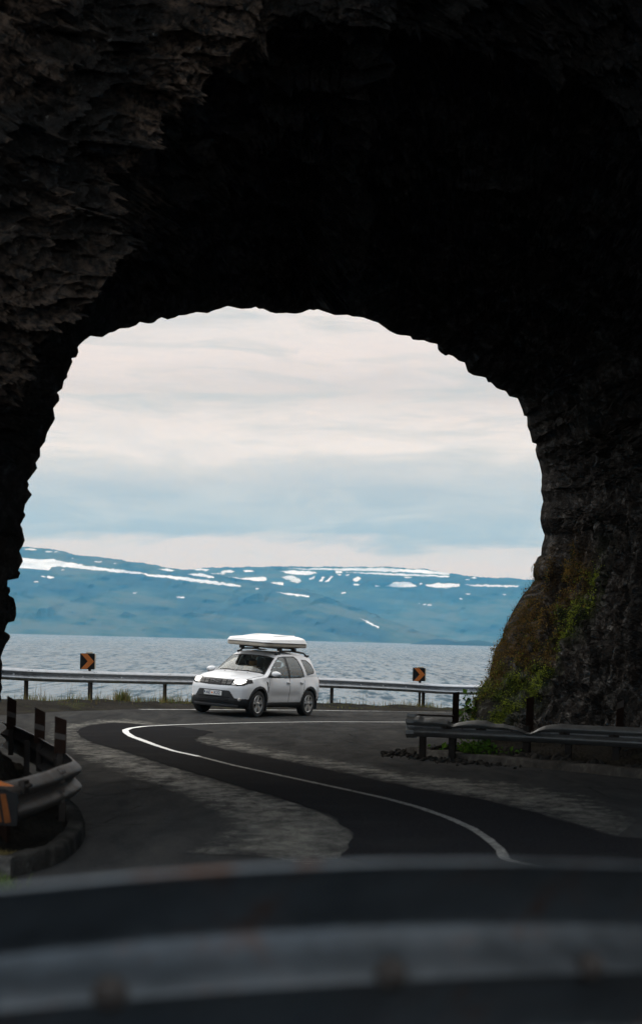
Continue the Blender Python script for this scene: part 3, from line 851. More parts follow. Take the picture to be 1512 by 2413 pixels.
back_snow = [z6([(1215, 214), (1330, 219), (1440, 210), (1460, 214), (1462, 236), (1380, 241), (1330, 239), (1300, 232)]), z6([(1310, 237), (1400, 239), (1455, 250), (1360, 251)]),
    z6([(1200, 179), (1250, 174), (1285, 179), (1270, 189), (1210, 189)]), z6([(1330, 174), (1370, 171), (1395, 179), (1340, 184)]), z6([(1000, 160), (1040, 164), (1140, 167), (1130, 177), (1060, 173)]), z6([(1140, 190), (1225, 190), (1225, 195), (1150, 195)]),
    z7([(160, 114), (230, 107), (310, 111), (350, 122), (300, 131), (230, 129), (180, 120)]), z7([(165, 144), (210, 132), (255, 149), (265, 165), (245, 176), (215, 161), (185, 156)]),
    z7([(305, 149), (340, 137), (336, 151), (310, 159)]), z7([(360, 166), (375, 139), (388, 142), (375, 167)]), z7([(392, 168), (405, 159), (418, 137), (429, 139), (415, 166)]),
    z7([(538, 151), (565, 141), (579, 149), (560, 166), (540, 162)]), z7([(445, 112), (480, 111), (486, 121), (450, 121)]), z7([(500, 116), (700, 121), (900, 129), (1046, 137), (1040, 143), (880, 138), (640, 128)]),
    z7([(-10, 144), (80, 142), (86, 161), (40, 166), (-10, 162)]), z7([(90, 181), (130, 166), (175, 171), (181, 184)]), z7([(-10, 165), (75, 174), (75, 181), (-10, 178)]),
    z7([(705, 189), (740, 180), (750, 169), (840, 169), (850, 178), (873, 190), (800, 197)]), z7([(912, 184), (990, 174), (1050, 175), (1097, 180), (1095, 191), (1010, 199), (930, 194)]), z7([(1120, 182), (1200, 181), (1402, 187), (1400, 195), (1180, 191)]),
    z7([(160, 96), (400, 97), (700, 94), (900, 105), (1040, 121), (1046, 131), (800, 116), (500, 108), (300, 103)]),
    z7(blob(820, 143, 22, 3)), z7(blob(666, 189, 14, 4)), z7(blob(558, 181, 14, 5)), z7(blob(1136, 230, 11, 4)), z7(blob(1101, 257, 9, 5)), z7(blob(485, 224, 12, 4)), z7(blob(935, 287, 12, 4)), z7(blob(882, 280, 5, 3)),
    z7(blob(1325, 234, 8, 3)), z7(blob(1170, 147, 20, 3)), z7(blob(505, 131, 9, 3)), z7(blob(468, 130, 14, 3)), z7(blob(1132, 157, 8, 3)), z7(blob(886, 176, 9, 4)), z7(blob(912, 286, 6, 3))]
FRONT = [(-700, 1268), (-300, 1270), (50, 1288), (100, 1292), (140, 1298), (180, 1307), (230, 1312), (330, 1326), (420, 1341), (480, 1350), (560, 1363), (640, 1374), (700, 1387), (760, 1403), (820, 1425), (880, 1446), (930, 1467), (990, 1488), (1050, 1504), (1150, 1519), (1300, 1530)]
BACK = [(-100, 1400), (200, 1365), (400, 1346), (480, 1338.5), (560, 1336), (700, 1335), (800, 1336), (860, 1335), (930, 1336.5), (1000, 1341), (1055, 1351), (1080, 1354), (1130, 1360), (1180, 1362), (1240, 1365.5), (1400, 1372), (1800, 1392), (2300, 1420)]
LOW = [(930, 1521), (960, 1519), (990, 1513), (1010, 1508.5), (1030, 1506), (1050, 1508), (1075, 1512.5), (1095, 1512), (1115, 1508), (1135, 1510), (1160, 1516), (1200, 1523), (1260, 1528)]
ridge('fell_hill', FRONT, 7600, 9.5, -500, 1280, 900, 170, front_snow, 40, 260)
ridge('plateau_hill', BACK, 9300, 8.5, -60, 2200, 1050, 150, back_snow, 60, 200)
ridge('headland_hill', LOW, 6700, 5, 935, 1255, 220, 24, [], 80, 30)

# ------------------------------------------------------------------ the air
hz = MB(); hz.box((0, 6400, 344), (15600, 13800, 736))
hz_o = hz.build('haze', []); hz_o.data.materials.clear()
hm = bpy.data.materials.new('blue_air'); hm.use_nodes = True
ht = hm.node_tree; ht.nodes.clear(); ho = ht.nodes.new('ShaderNodeOutputMaterial'); hv = ht.nodes.new('ShaderNodeVolumePrincipled')
hv.inputs['Color'].default_value = (.11, .53, 1.0, 1); hv.inputs['Absorption Color'].default_value = (1, 1, 1, 1)
hv.inputs['Density'].default_value = .52 / 8000
ht.links.new(hv.outputs[0], ho.inputs['Volume'])
hz_o.data.materials.append(hm); tag(hz_o, kind='stuff')
# ================================================================== rock arch
def zL(l): return [(x / 3.1515, y / 3.1515 + 883.4) for x, y in l]
def zA(l): return [(x / 1.9749, y / 1.9749 + 647.8) for x, y in l]
def zB(l): return [(x / 2.3339 + 706.7, y / 2.3339 + 677.3) for x, y in l]
def zR(l): return [(x / 3.3473 + 1060, y / 3.3473 + 1001.2) for x, y in l]
RIM = ([(-90, 1880), (-60, 1800), (-30, 1730), (-8, 1680)] +
    zL([(12, 2410), (3, 2370), (18, 2330), (10, 2280), (18, 2150), (5, 2100), (30, 2035), (45, 2000), (78, 1950), (72, 1930), (35, 1905), (50, 1860), (62, 1840), (105, 1830), (122, 1785), (120, 1730), (105, 1660), (62, 1635),
        (77, 1605), (75, 1580), (55, 1570), (58, 1525), (135, 1512), (152, 1470), (135, 1450), (170, 1385), (168, 1365), (143, 1310), (170, 1270), (184, 1230), (165, 1140), (150, 1112), (188, 1050), (188, 1035), (175, 1015), (190, 960),
        (238, 890), (205, 845), (215, 815), (205, 790), (245, 735), (277, 690), (265, 655), (298, 605), (298, 545), (335, 495), (350, 430), (410, 325), (395, 250), (440, 190), (441, 155), (425, 130), (465, 100), (475, 40), (500, 15)]) +
    zA([(313, 460), (338, 405), (333, 388), (355, 382), (366, 358), (362, 335), (380, 315), (420, 283), (475, 290), (510, 268), (530, 264), (555, 248), (600, 246), (635, 232), (650, 218), (690, 226), (705, 225), (720, 219), (735, 205), (750, 196), (780, 208),
        (815, 197), (830, 188), (860, 187), (910, 173), (965, 177), (1000, 162), (1030, 155), (1055, 145), (1075, 147), (1120, 158), (1170, 154), (1190, 148), (1205, 158), (1225, 157), (1255, 172), (1285, 179), (1330, 176), (1380, 181), (1410, 172), (1440, 160), (1460, 164), (1480, 158)]) +
    zB([(72, 124), (100, 119), (120, 128), (155, 138), (190, 152), (260, 150), (285, 158), (350, 165), (385, 178), (430, 193), (455, 212), (490, 238), (530, 258), (605, 267), (620, 287), (650, 290), (680, 289), (710, 303), (755, 311), (757, 340), (775, 360), (800, 376), (815, 368), (840, 376), (870, 402), (905, 412), (922, 465), (950, 481), (1020, 496),
        (1032, 520), (1050, 522), (1080, 554), (1130, 571), (1150, 598), (1195, 608), (1208, 640), (1222, 672), (1230, 705), (1247, 708), (1250, 765), (1262, 790), (1275, 852)]) +
    zR([(682, 150), (672, 195), (682, 240), (705, 310), (722, 390), (722, 470), (714, 520), (728, 570), (735, 605), (715, 680), (710, 750), (722, 810), (745, 870), (738, 910), (722, 960), (718, 1030), (690, 1045), (662, 1110), (654, 1150), (655, 1190), (668, 1222),
        (640, 1262), (600, 1312), (572, 1345), (545, 1385), (500, 1462), (462, 1535), (430, 1600), (412, 1680), (390, 1715), (355, 1762), (345, 1830), (325, 1900), (308, 1990), (280, 2020), (250, 2060), (225, 2110), (200, 2180), (178, 2260), (150, 2370), (130, 2440), (110, 2500)]) +
    [(1085, 1775), (1075, 1800)])
NI = 1080
rim_px = resample(np.array(RIM, float), NI)
rim_px = rim_px + np.stack([fbm(np.c_[rim_px * .09, np.zeros(NI)], 3, 71), fbm(np.c_[rim_px * .09, np.ones(NI) * 5], 3, 72)], -1) * .45
rx, rz_ = ray(rim_px[:, 0], rim_px[:, 1])
dA = (27 + 2.6 * 4) / (1 - 2.6 * rx)
A = at(rim_px[:, 0], rim_px[:, 1], dA)

def follow(keys):
    """ring given by a few (u, v, depth) points, spread along the arch in step with the rim"""
    k = np.array(keys, float)
    # match by the angle about the arch centre
    ang = lambda p: np.arctan2(p[:, 0] - 690, -(p[:, 1] - 1260))
    ka = np.unwrap(ang(k)); ra = np.unwrap(ang(rim_px))
    ra = np.maximum.accumulate(ra)
    return np.stack([np.interp(ra, ka, k[:, j]) for j in range(3)], -1)
def smooth_ring(P, it):
    for _ in range(it):
        P[1:-1] = .5 * P[1:-1] + .25 * (P[2:] + P[:-2])
    return P
Bk = follow([(-210, 1980, 20), (-150, 1700, 20.5), (-110, 1500, 21), (-60, 1300, 21.3), (-20, 1120, 21.6), (40, 960, 22), (105, 850, 22), (168, 765, 22), (225, 690, 22.2), (290, 570, 22.3), (350, 440, 22.4), (420, 310, 22.5), (495, 190, 22.5), (575, 110, 22.5), (700, 60, 22.5), (850, 80, 22.5), (1000, 95, 23),
    (1150, 125, 24), (1300, 180, 25), (1450, 290, 26), (1580, 430, 27), (1700, 700, 29), (1740, 1000, 31), (1750, 1300, 32), (1740, 1600, 33), (1720, 1800, 33.5), (1700, 1900, 33.5)])
Bk = smooth_ring(Bk, 6)
B = at(Bk[:, 0], Bk[:, 1], Bk[:, 2])
cB = np.array([690., 1260.])
def grow(s, dscale, sh=(0, 0, 0)):
    q = Bk.copy(); r = q[:, :2] - cB
    q[:, :2] = cB + r * s; q[:, 2] *= dscale
    P = at(q[:, 0], q[:, 1], q[:, 2]); return smooth_ring(P + np.array(sh), 20)
C1 = grow(1.42, .95); C2 = grow(2.1, .86); 
rad = A - np.array([0.2, 37, 2.5]); rad[:, 1] = 0
rl = np.linalg.norm(rad, axis=1, keepdims=True); ru = smooth_ring(rad / rl, 40)
ru /= np.linalg.norm(ru, axis=1, keepdims=True)
side = ru[:, :1]; up_ = np.clip(ru[:, 2:], 0, 1)
# unseen vault extension, shorter on the left, its length set to dim daylight
run = 2.5 + 17 * sstep(-.55, .6, side)
D0 = smooth_ring(C2 + ru * np.array([1.0, 0, .4]) - run * np.array([0, 1.0, 0]), 10)
D1 = smooth_ring(D0 + ru * np.array([7, 0, 3]) + np.array([0, -.5, 0]), 10)
D2 = D1 + ru * np.array([22, 0, 2]) + np.array([0, 4.0, 0])
fwd = np.concatenate([np.where(side > 0, 10.0 * side, 2.0 * side), ], 1)
E1 = A + ru * np.array([.5, 0, .6]) + np.c_[0 * fwd, .35 + .25 * np.abs(side), 0 * fwd]
E2 = smooth_ring(A + ru * np.array([2.2, 0, 2.4]) + np.c_[0 * fwd, 1.2 + .25 * fwd, 0 * fwd], 10)
E3 = smooth_ring(A + ru * np.array([12, 0, 3.6]) + np.c_[0 * fwd, 2.0 + fwd * 1.1, 0 * fwd], 20)
E4 = E3 + ru * np.array([18, 0, 2.5]) + np.c_[0 * fwd, -6 * up_ + .9 * fwd, 0 * fwd]

def strip(P, Q, n, ease=False):
    t = np.linspace(0, 1, n + 1)[:-1, None, None]
    return P[None] * (1 - t) + Q[None] * t
# inside of the rim: first straight in along the sight line but opening out, then the vault
A1 = A * .80 + B * .20
rows = [strip(E4, E3, 10), strip(E3, E2, 14), strip(E2, E1, 12), strip(E1, A, 8), strip(A, B, 190), strip(B, C1, 84), strip(C1, C2, 30), strip(C2, D0, 36), strip(D0, D1, 12), strip(D1, D2, 10), strip(D2, E4, 10), E4[None]]
ROW_A = 10 + 14 + 12 + 8
ROW_B = ROW_A + 190
R0 = np.concatenate(rows, 0)
nr = R0.shape[0]
# normals of the undisturbed surface, pointing into the rock
tu = np.gradient(R0, axis=1); tv = np.gradient(R0, axis=0)
N = np.cross(tv, tu); N /= np.maximum(1e-9, np.linalg.norm(N, axis=2, keepdims=True))
for _ in range(6):
    N[1:-1, 1:-1] = (N[1:-1, 1:-1] * 2 + N[:-2, 1:-1] + N[2:, 1:-1] + N[1:-1, :-2] + N[1:-1, 2:]) / 6
N /= np.maximum(1e-9, np.linalg.norm(N, axis=2, keepdims=True))
cen = np.array([0.5, 25, 2.0]); sgn = np.sign(((R0[ROW_A + 60] - cen) * N[ROW_A + 60]).sum(-1).mean())
N *= sgn
jj = np.arange(nr)[:, None] * np.ones((1, NI))
inside = sstep(ROW_A, ROW_A + 26, jj)              # 0 on the rim
outside = sstep(ROW_A - 1, ROW_A - 12, jj)
wgt = np.where(jj >= ROW_A, inside, outside)
# basalt: blocky columns on the left and over the vault, draped vertical ribs on the right wall
warp = np.stack([fbm(R0 * .35, 3, 90), fbm(R0 * .35 + 7, 3, 91), fbm(R0 * .35 + 13, 3, 92)], -1)
q = R0 + warp * .35
F1, F2, V = worley(q * np.array([.62, .62, 1.35]), 100)
f1, f2, v2 = worley(q * np.array([1.7, 1.7, 4.2]) + 3.3, 140)
g1, g2, v3 = worley(q * 5.2 + 1.7, 170)
blocky = .55 * V - .30 * np.exp(-((F2 - F1) / .06) ** 2) + .42 * v2 - .16 * np.exp(-((f2 - f1) / .08) ** 2) + .17 * v3 - .06 * np.exp(-((g2 - g1) / .10) ** 2)
rib1 = fbm(q * np.array([1.7, 1.7, .26]), 4, 120); rib2 = fbm(q * np.array([5.2, 5.2, .75]), 3, 121)
ribs = .42 * rib1 + .26 * rib2 + .14 * v2 + .08 * v3
right = sstep(1.6, 3.6, R0[..., 0]) * sstep(6.0, 4.0, R0[..., 2])
amp = blocky * (1 - right) + (ribs + .2) * right
big = .5 + .5 * fbm(R0 * .22, 3, 130)
depth = wgt * (.62 * amp + .55 * big * (1 - right) + .25 * big * right)
depth = np.maximum(depth, 0)                      # never closes in on the opening
# beyond the vault edge the face turns to the viewer: let it swell both ways
face = sstep(ROW_B - 14, ROW_B + 10, jj)
depth = depth * (1 - face) + face * (.75 * amp + .35 * big - .45) * (1 - .15 * right)
R = R0 + N * depth[..., None]
# keep the rim row clean, and nothing just inside it may hang into the opening
R[ROW_A] = A
for r0 in range(ROW_A + 1, ROW_A + 60):
    pr = R[r0]; y0 = pr[:, 1]; z0 = pr[:, 2] - H0
    pu = (pr[:, 0] * CR + z0 * SR) / y0 * FPX + 756; pv = 1500 - (-pr[:, 0] * SR + z0 * CR) / y0 * FPX
    bad = sd_poly(pu, pv, rim_px[::2]) < -.6
    if bad.any():
        q0 = R0[r0][bad]; k0 = .92 * (r0 - ROW_A) / 60
        R[r0][bad] = q0
for r0 in range(ROW_A - 30, ROW_A):
    pr = R[r0]; y0 = pr[:, 1]; z0 = pr[:, 2] - H0
    pu = (pr[:, 0] * CR + z0 * SR) / y0 * FPX + 756; pv = 1500 - (-pr[:, 0] * SR + z0 * CR) / y0 * FPX
    bad = sd_poly(pu, pv, rim_px[::2]) < -.6
    if bad.any(): R[r0][bad] = R0[r0][bad]
# growth masks
uu = np.empty(R.shape[:2]); vv = np.empty(R.shape[:2])
x_, y_, z_ = R[..., 0], np.maximum(R[..., 1], 1), R[..., 2] - H0
uu = (x_ * CR + z_ * SR) / y_ * FPX + 756; vv = 1500 - (-x_ * SR + z_ * CR) / y_ * FPX
wob = fbm(R * .8, 3, 150)
low = sstep(4.4, 2.4, z_ + .5 * wob + H0 - 0.0)
near_rim = sstep(4.6, 2.4, 47.5 - R[..., 1] + .9 * wob) * sstep(1.5, 2.5, R[..., 0])
ridge = sstep(.15, -.35, rib1 + .75 * rib2)          # growth hangs on the ribs that stand out
moss = low * near_rim * (jj > ROW_A - 20) * (.12 + .88 * ridge)
och = sstep(.9, .1, (47.0 - R[..., 1]) / 2.5 + .40 * wob)
rock = grid_obj('rock_arch', R.astype(np.float32), M['rock'], smooth=False, attrs={'moss': moss, 'ochre': och, 'rib_shade': np.clip(right * 1.5, 0, 1), 'lit_crust': sstep(1.5, -2.0, R[..., 0]) * sstep(27, 22.5, R[..., 1]) * (.42 + .58 * sstep(4.5, 7.6, R[..., 2] + .8 * fbm(R * .5, 2, 160)))})  # colour masks carry left vault light and right wall shade
tag(rock, kind='structure')
# ================================================================== crash barriers
WPROF = [(0, .31), (.010, .309), (.030, .292), (.070, .258), (.080, .243), (.080, .226), (.068, .210), (.022, .174), (.010, .165), (.010, .145), (.022, .136), (.068, .100), (.080, .084), (.080, .067), (.070, .052), (.030, .018), (.010, .001), (0, 0)]

def frames(path):
    t = np.gradient(path, axis=0); t[:, 2] *= 1
    h = t[:, :2] / np.maximum(1e-9, np.linalg.norm(t[:, :2], axis=1))[:, None]
    return np.c_[h, 0 * h[:, 0]], np.c_[-h[:, 1], h[:, 0], 0 * h[:, 0]]

def beam(path_bottom, side, parent, mat, deform=None, name='beam', prof0=WPROF):
    """corrugated W-beam swept along its bottom line; crests stand out on `side`"""
    T, Nn = frames(path_bottom); Nn = Nn * side
    th = .0035
    prof = [(a + th, z) for a, z in prof0] + [(a - th, z) for a, z in prof0[::-1]]
    s = np.r_[0, np.cumsum(np.linalg.norm(np.diff(path_bottom, axis=0), axis=1))]
    rows = []
    for (a, zz) in prof:
        off = np.full(len(s), a); zo = np.full(len(s), zz)
        if deform is not None:
            do, dz = deform(s, a, zz); off = off + do; zo = zo + dz
        rows.append(path_bottom + Nn * off[:, None] + np.array([0, 0, 1.]) * zo[:, None])
    P = np.stack(rows, 0)
    o = grid_obj(name, P, mat, parent, wrap_r=True)
    bm = bmesh.new(); bm.from_mesh(o.data)
    bmesh.ops.holes_fill(bm, edges=[e for e in bm.edges if e.is_boundary], sides=0)
    bmesh.ops.recalc_face_normals(bm, faces=bm.faces[:]); bm.to_mesh(o.data); bm.free()
    o.data.set_sharp_from_angle(angle=math.radians(50))
    return o

def post(p, tdir, h, parent, mat, below=.35, w_=.10, dp=.055):
    """folded C-section steel post"""
    t = np.array([tdir[0], tdir[1], 0.]); t /= np.linalg.norm(t); n = np.array([-t[1], t[0], 0])
    c = [(-w_ / 2, -dp / 2), (w_ / 2, -dp / 2), (w_ / 2, dp / 2), (w_ / 2 - .022, dp / 2), (w_ / 2 - .022, dp / 2 - .008), (w_ / 2 - .008, dp / 2 - .008), (w_ / 2 - .008, -dp / 2 + .008),
         (-w_ / 2 + .008, -dp / 2 + .008), (-w_ / 2 + .008, dp / 2 - .008), (-w_ / 2 + .022, dp / 2 - .008), (-w_ / 2 + .022, dp / 2), (-w_ / 2, dp / 2)]
    b = MB(); b.prism(c, np.array(p) - np.array([0, 0, below]), t, n, (0, 0, h + below))
    return b.build('post', mat, parent)

def splice(p, tdir, side, parent, mat):
    """overlap of two beams: a slightly proud sleeve edge with its bolts"""
    t = np.array([tdir[0], tdir[1], 0.]); t /= np.linalg.norm(t); n = np.array([-t[1], t[0], 0]) * side
    b = MB()
    prof = [(a + .007, z) for a, z in WPROF] + [(a + .0035, z) for a, z in WPROF[::-1]]
    pts = np.array(prof); k = len(prof); vs = []
    for q in (-.012, .16):
        vs += [np.array(p) + t * q + n * a + np.array([0, 0, z]) for a, z in prof]
    b.add(vs, [(i, (i + 1) % k, k + (i + 1) % k, k + i) for i in range(k)] + [tuple(range(k))[::-1], tuple(range(k, 2 * k))])
    for q in (.03, .12):
        for z in (.275, .192, .118, .035):
            a = np.interp(z, [w[1] for w in WPROF[::-1]], [w[0] for w in WPROF[::-1]])
            b.lathe([(0, .02), (.011, .017), (.016, .006), (.016, 0)], np.array(p) + t * q + n * (a + .007) + np.array([0, 0, z]), n, 8)
    return b.build('splice_plate', mat, parent)

def z_of(p): return float(road_z(p[0], p[1]))

# ---------------- far barrier along the bend
gr = empty('crash_barrier', rail_base[0])
tag(gr, 'grey steel crash barrier running along the seaward edge of the bend behind the white car', 'crash barrier')
def to_parent(o, root):
    o.parent = root; o.matrix_parent_inverse = root.matrix_world.inverted() if False else Matrix.Translation(-root.location)
far_ground = np.vstack([[-26, 43.5, 0], [-17, 48.5, 0], [-11.5, 53.0, 0], rail_base[1:]]); far_ground[:, 2] = road_z(far_ground[:, 0], far_ground[:, 1])
far_path = smooth_path(far_ground, 420, 60)
far_path[:, 2] = road_z(far_path[:, 0], far_path[:, 1]) + .455
def kids(root):
    for o in list(COL.objects):
        if o.parent is root: o.matrix_parent_inverse = Matrix.Translation(-root.location)
beam(far_path, -1, gr, M['steel'])
def near_on(path, u):
    us = np.array([proj(p)[0] if p[1] > 1 else -1e9 for p in path]); i = int(np.argmin(np.abs(us - u))); return i
fT, fN = frames(far_path)
post_u = [-110, 60, 215, 392, 590, 786, 1000, 1180]
for u in post_u:
    i = near_on(far_path, u); p = far_path[i].copy(); p[:2] += fN[i, :2] * .045; p[2] = z_of(p)
    post(p, fT[i], .72, gr, M['steel_post'])
    splice(far_path[i] - fT[i] * .02, fT[i], -1, gr, M['steel'])
for u in (32, 196, 282, 470, 905, 850, 958, 1105):
    i = near_on(far_path, u); p = far_path[i] - fN[i] * .02
    b = MB(); t = fT[i]
    b.box(p + np.array([0, 0, .155]), (.05, .012, .05), np.stack([t, fN[i], [0, 0, 1]], 1), bev=.004)
    b.build('reflector', M['reflect_white'], gr)
kids(gr)

# ---------------- chevron boards on the far barrier
def chevron(u, vt, vb, w_px, rail_i, lean, label):
    p = far_path[rail_i].copy()
    base = np.array([p[0], p[1], z_of(p)])
    d = p[1] + .12
    c = at(u, (vt + vb) / 2, d)
    W = w_px / FPX * d; H = (vb - vt) / FPX * d
    root = empty('chevron_sign', (c[0], c[1], base[2])); root.rotation_euler = (0, 0, lean)
    tag(root, label, 'road sign', 'chevron boards on the far barrier')
    zc = c[2] - base[2]
    b = MB(); b.box((0, 0, zc), (W, .10, H), bev=.012); b.build('panel', M['sign_black'], root)
    # orange arrow, proud of the face
    b = MB(); f = -.0535
    k = .5
    pts = [(-.47, k - .01), (-.02, k - .01), (.46, 0), (-.02, -k + .01), (-.47, -k + .01), (.01, 0)]
    pts = [(x * W, y * H) for x, y in [(-.44, .475), (-.02, .475), (.47, .0), (-.02, -.475), (-.44, -.475), (.03, 0)]]
    b.add([(x, f, zc + y) for x, y in pts] + [(x, f + .003, zc + y) for x, y in pts],
          [(0, 5, 2, 1), (5, 4, 3, 2), (0, 1, 7, 6), (1, 2, 8, 7), (2, 3, 9, 8), (3, 4, 10, 9), (4, 5, 11, 10), (5, 0, 6, 11)])
    b.build('arrow', M['sign_orange'], root)
    b = MB(); b.box((W / 2 + .012, .01, zc + .0), (.022, .13, H * .96), bev=.006); b.box((W * .12, .02, zc + H / 2 + .02), (W * .5, .09, .035), bev=.008)
    b.build('edge_trim', M['sign_edge'], root)
    b = MB(); b.prism([(-.035, -.02), (.035, -.02), (.035, .02), (-.035, .02)], (.06, .075, -.3), (1, 0, 0), (0, 1, 0), (0, 0, zc + H * .3 + .3))
    b.build('post', M['steel_post'], root)
    return root
chevron(206, 1540, 1577.5, 34, near_on(far_path, 218), math.radians(3), 'larger black and orange chevron board on the barrier above the dark marker plates')
chevron(986.5, 1574, 1605.5, 29, near_on(far_path, 1000), math.radians(12), 'smaller black and orange chevron board between the white car and the mossy rock')

# ---------------- barrier on the tunnel side, with a crushed top edge
def rrow(zx, zy): return ((zx / 1.5636 + 1600) / 1.698, (zy / 1.5636 + 2780) / 1.698)
dl, dr = 32.3, 31.2
bl = at(*rrow(84, 262), dl); br_ = at(*rrow(1512, 336), dr)
tdir = (br_ - bl) / np.linalg.norm(br_ - bl)
n_r = 420
L_r = np.linalg.norm(br_ - bl) + 1.6
mid = at(*rrow(800, 296), (dl + dr) / 2)
path = bl[None] + tdir[None] * np.linspace(0, L_r, n_r)[:, None]
s_mid = (mid - bl) @ tdir; sag = mid[2] - (bl + tdir * s_mid)[2]
ss = np.linspace(0, L_r, n_r); path[:, 2] += sag * np.exp(-((ss - s_mid) / 1.4) ** 2) * .9
path[ss > s_mid + 2.4, 1] -= .05 * (ss[ss > s_mid + 2.4] - s_mid - 2.4) ** 2
top_px = [(84, 134), (120, 131), (150, 146), (200, 144), (250, 148), (300, 160), (322, 180), (338, 184), (365, 175), (420, 165), (480, 160), (540, 164), (575, 177), (600, 183), (650, 183), (690, 194), (740, 206), (775, 222), (800, 236), (820, 239), (845, 226), (870, 210), (910, 194), (960, 186), (1010, 183), (1100, 190), (1200, 194), (1350, 200), (1512, 208), (1700, 216)]
tp = np.array([rrow(*p) for p in top_px])
bt = np.array([proj(p) for p in path])
top_v = np.interp(bt[:, 0], tp[:, 0], tp[:, 1])
top_h = (bt[:, 1] - top_v) / FPX * path[:, 1]
drop = np.clip(.31 - top_h, -.03, .2)
def crush(s, a, z):
    k = sstep(.12, .31, z)
    wob = .006 * vnoise(np.stack([s * 3, 0 * s, 0 * s + z * 4], -1), 6)
    return k * drop * .35 * (1 if z > .2 else .5) + wob, -k * drop
g2 = empty('crash_barrier', (path[0, 0], path[0, 1], z_of(path[0])))
tag(g2, 'dull steel crash barrier with a dented, crushed top edge in front of the mossy rock', 'crash barrier')
beam(path, -1, g2, M['steel_dull'], crush)
T2, N2 = frames(path)
for zx in (135, 320, 540, 785, 1050, 1345, 1640):
    u = rrow(zx, 300)[0]; i = near_on(path, u); p = path[i].copy(); p[:2] += N2[i, :2] * .05; p[2] = z_of(p) + .05
    post(p, T2[i], path[i, 2] - p[2] + .24, g2, M['steel_post'], .4)
for zx in (292, 505, 1030, 1335):
    i = near_on(path, rrow(zx, 200)[0])
    b = MB(); b.box(path[i] - N2[i] * .016 + np.array([0, 0, .165]), (.16, .012, .075), np.stack([T2[i], N2[i], [0, 0, 1]], 1), bev=.004)
    b.lathe([(0, .03), (.015, .026), (.02, .006), (.02, 0)], path[i] - N2[i] * .022 + np.array([0, 0, .165]), -N2[i], 8)
    b.build('bracket', M['steel_post'], g2)
for zx in (262, 388, 697, 873):
    i = near_on(path, rrow(zx, 200)[0])
    b = MB(); b.box(path[i] - N2[i] * .02 + np.array([0, 0, .160]), (.03, .010, .035), np.stack([T2[i], N2[i], [0, 0, 1]], 1), bev=.003)
    b.build('reflector', M['marker_band'], g2)
# flared end shoe
b = MB(); e0 = path[0]; tt, nn_ = T2[0], N2[0]
sh = [(0, .335), (.04, .345), (.05, .30), (.11, .26), (.11, .21), (.06, .17), (.06, .14), (.11, .10), (.11, .04), (.04, -.02), (0, -.02)]
pr = sh + [(a - .012, z) for a, z in sh[::-1]]
k = len(pr); vs = []
for q, fl in ((-.10, .018), (-.05, .006), (.02, -.012)):
    vs += [e0 + tt * q - nn_ * (a + fl - .02) + np.array([0, 0, z + .006 * (1 if z > .15 else -1) * (fl > .01)]) for a, z in pr]
b.add(vs, [(r * k + i, r * k + (i + 1) % k, (r + 1) * k + (i + 1) % k, (r + 1) * k + i) for r in range(2) for i in range(k)])
b.box(e0 - tt * .03 + nn_ * .03 + np.array([0, 0, .155]), (.16, .02, .36), np.stack([tt, nn_, [0, 0, 1]], 1), bev=.005)
b.build('end_shoe', M['steel_dull'], g2)
b = MB(); b.box(e0 + tt * .28 + nn_ * .12 + np.array([0, 0, .325]), (.62, .10, .03), np.stack([tt, nn_, [0, 0, 1]], 1), bev=.006)
b.build('cap_plate', M['steel_post'], g2)
kids(g2)

def marker(name_label, u0, u1, vtl, vtr, vb, d, mat, bands, group, taper=1.0, yaw=0.0, foot=0.0):
    """flat marker plate with a slanting top"""
    c = at((u0 + u1) / 2, vb, d); wd = (u1 - u0) / FPX * d / max(.3, math.cos(yaw)); hl = (vb - vtl) / FPX * d; hr = (vb - vtr) / FPX * d
    root = empty('marker_post', (c[0], c[1], c[2])); root.rotation_euler = (0, 0, yaw)
    tag(root, name_label, 'marker post', group)
    b = MB()
    b.prism([(-wd / 2, 0), (wd / 2, 0), (wd / 2 * taper, hr), (-wd / 2 * taper, hl)], (0, -.012, 0), (1, 0, 0), (0, 0, 1), (0, .028, 0))
    b.build('plate', mat, root)
    for (f0, f1) in bands:
        b = MB(); y0 = (hl * f0, hr * f0); y1 = (hl * f1, hr * f1); x = wd / 2 * .93
        b.prism([(-x, y0[0]), (x, y0[1]), (x, y1[1]), (-x, y1[0])], (0, -.0155, 0), (1, 0, 0), (0, 0, 1), (0, .003, 0))
        b.build('reflective_band', M['marker_band'], root)
    if foot:
        b = MB(); b.box((0, .02, -foot / 2 + .03), (wd * .55, .04, foot + .06), bev=.006); b.build('stem', M['steel_post'], root)
    return root
GR = 'marker plates along the dented barrier'
m1 = lambda zx, zy: rrow(zx, zy)
marker('tall reddish brown marker plate with slanted top standing clear of the rock beside the sea', 1064.5, 1080, 1634, 1630, 1706, 32.6, M['rust_brown'], [], GR, 1.0, 0, .55)
marker('dark red marker plate in the deep dent of the crushed barrier against mossy rock', 1238, 1255.5, 1647, 1641, 1722, 32.6, M['rust_brown'], [], GR, 1.0, 0, .55)
marker('pale topped marker plate against the dark rock, beyond both dents of the crushed barrier', 1451, 1468, 1657, 1648, 1716, 32.0, M['rust_brown'], [(.74, .99)], GR, 1.0, 0, .55)

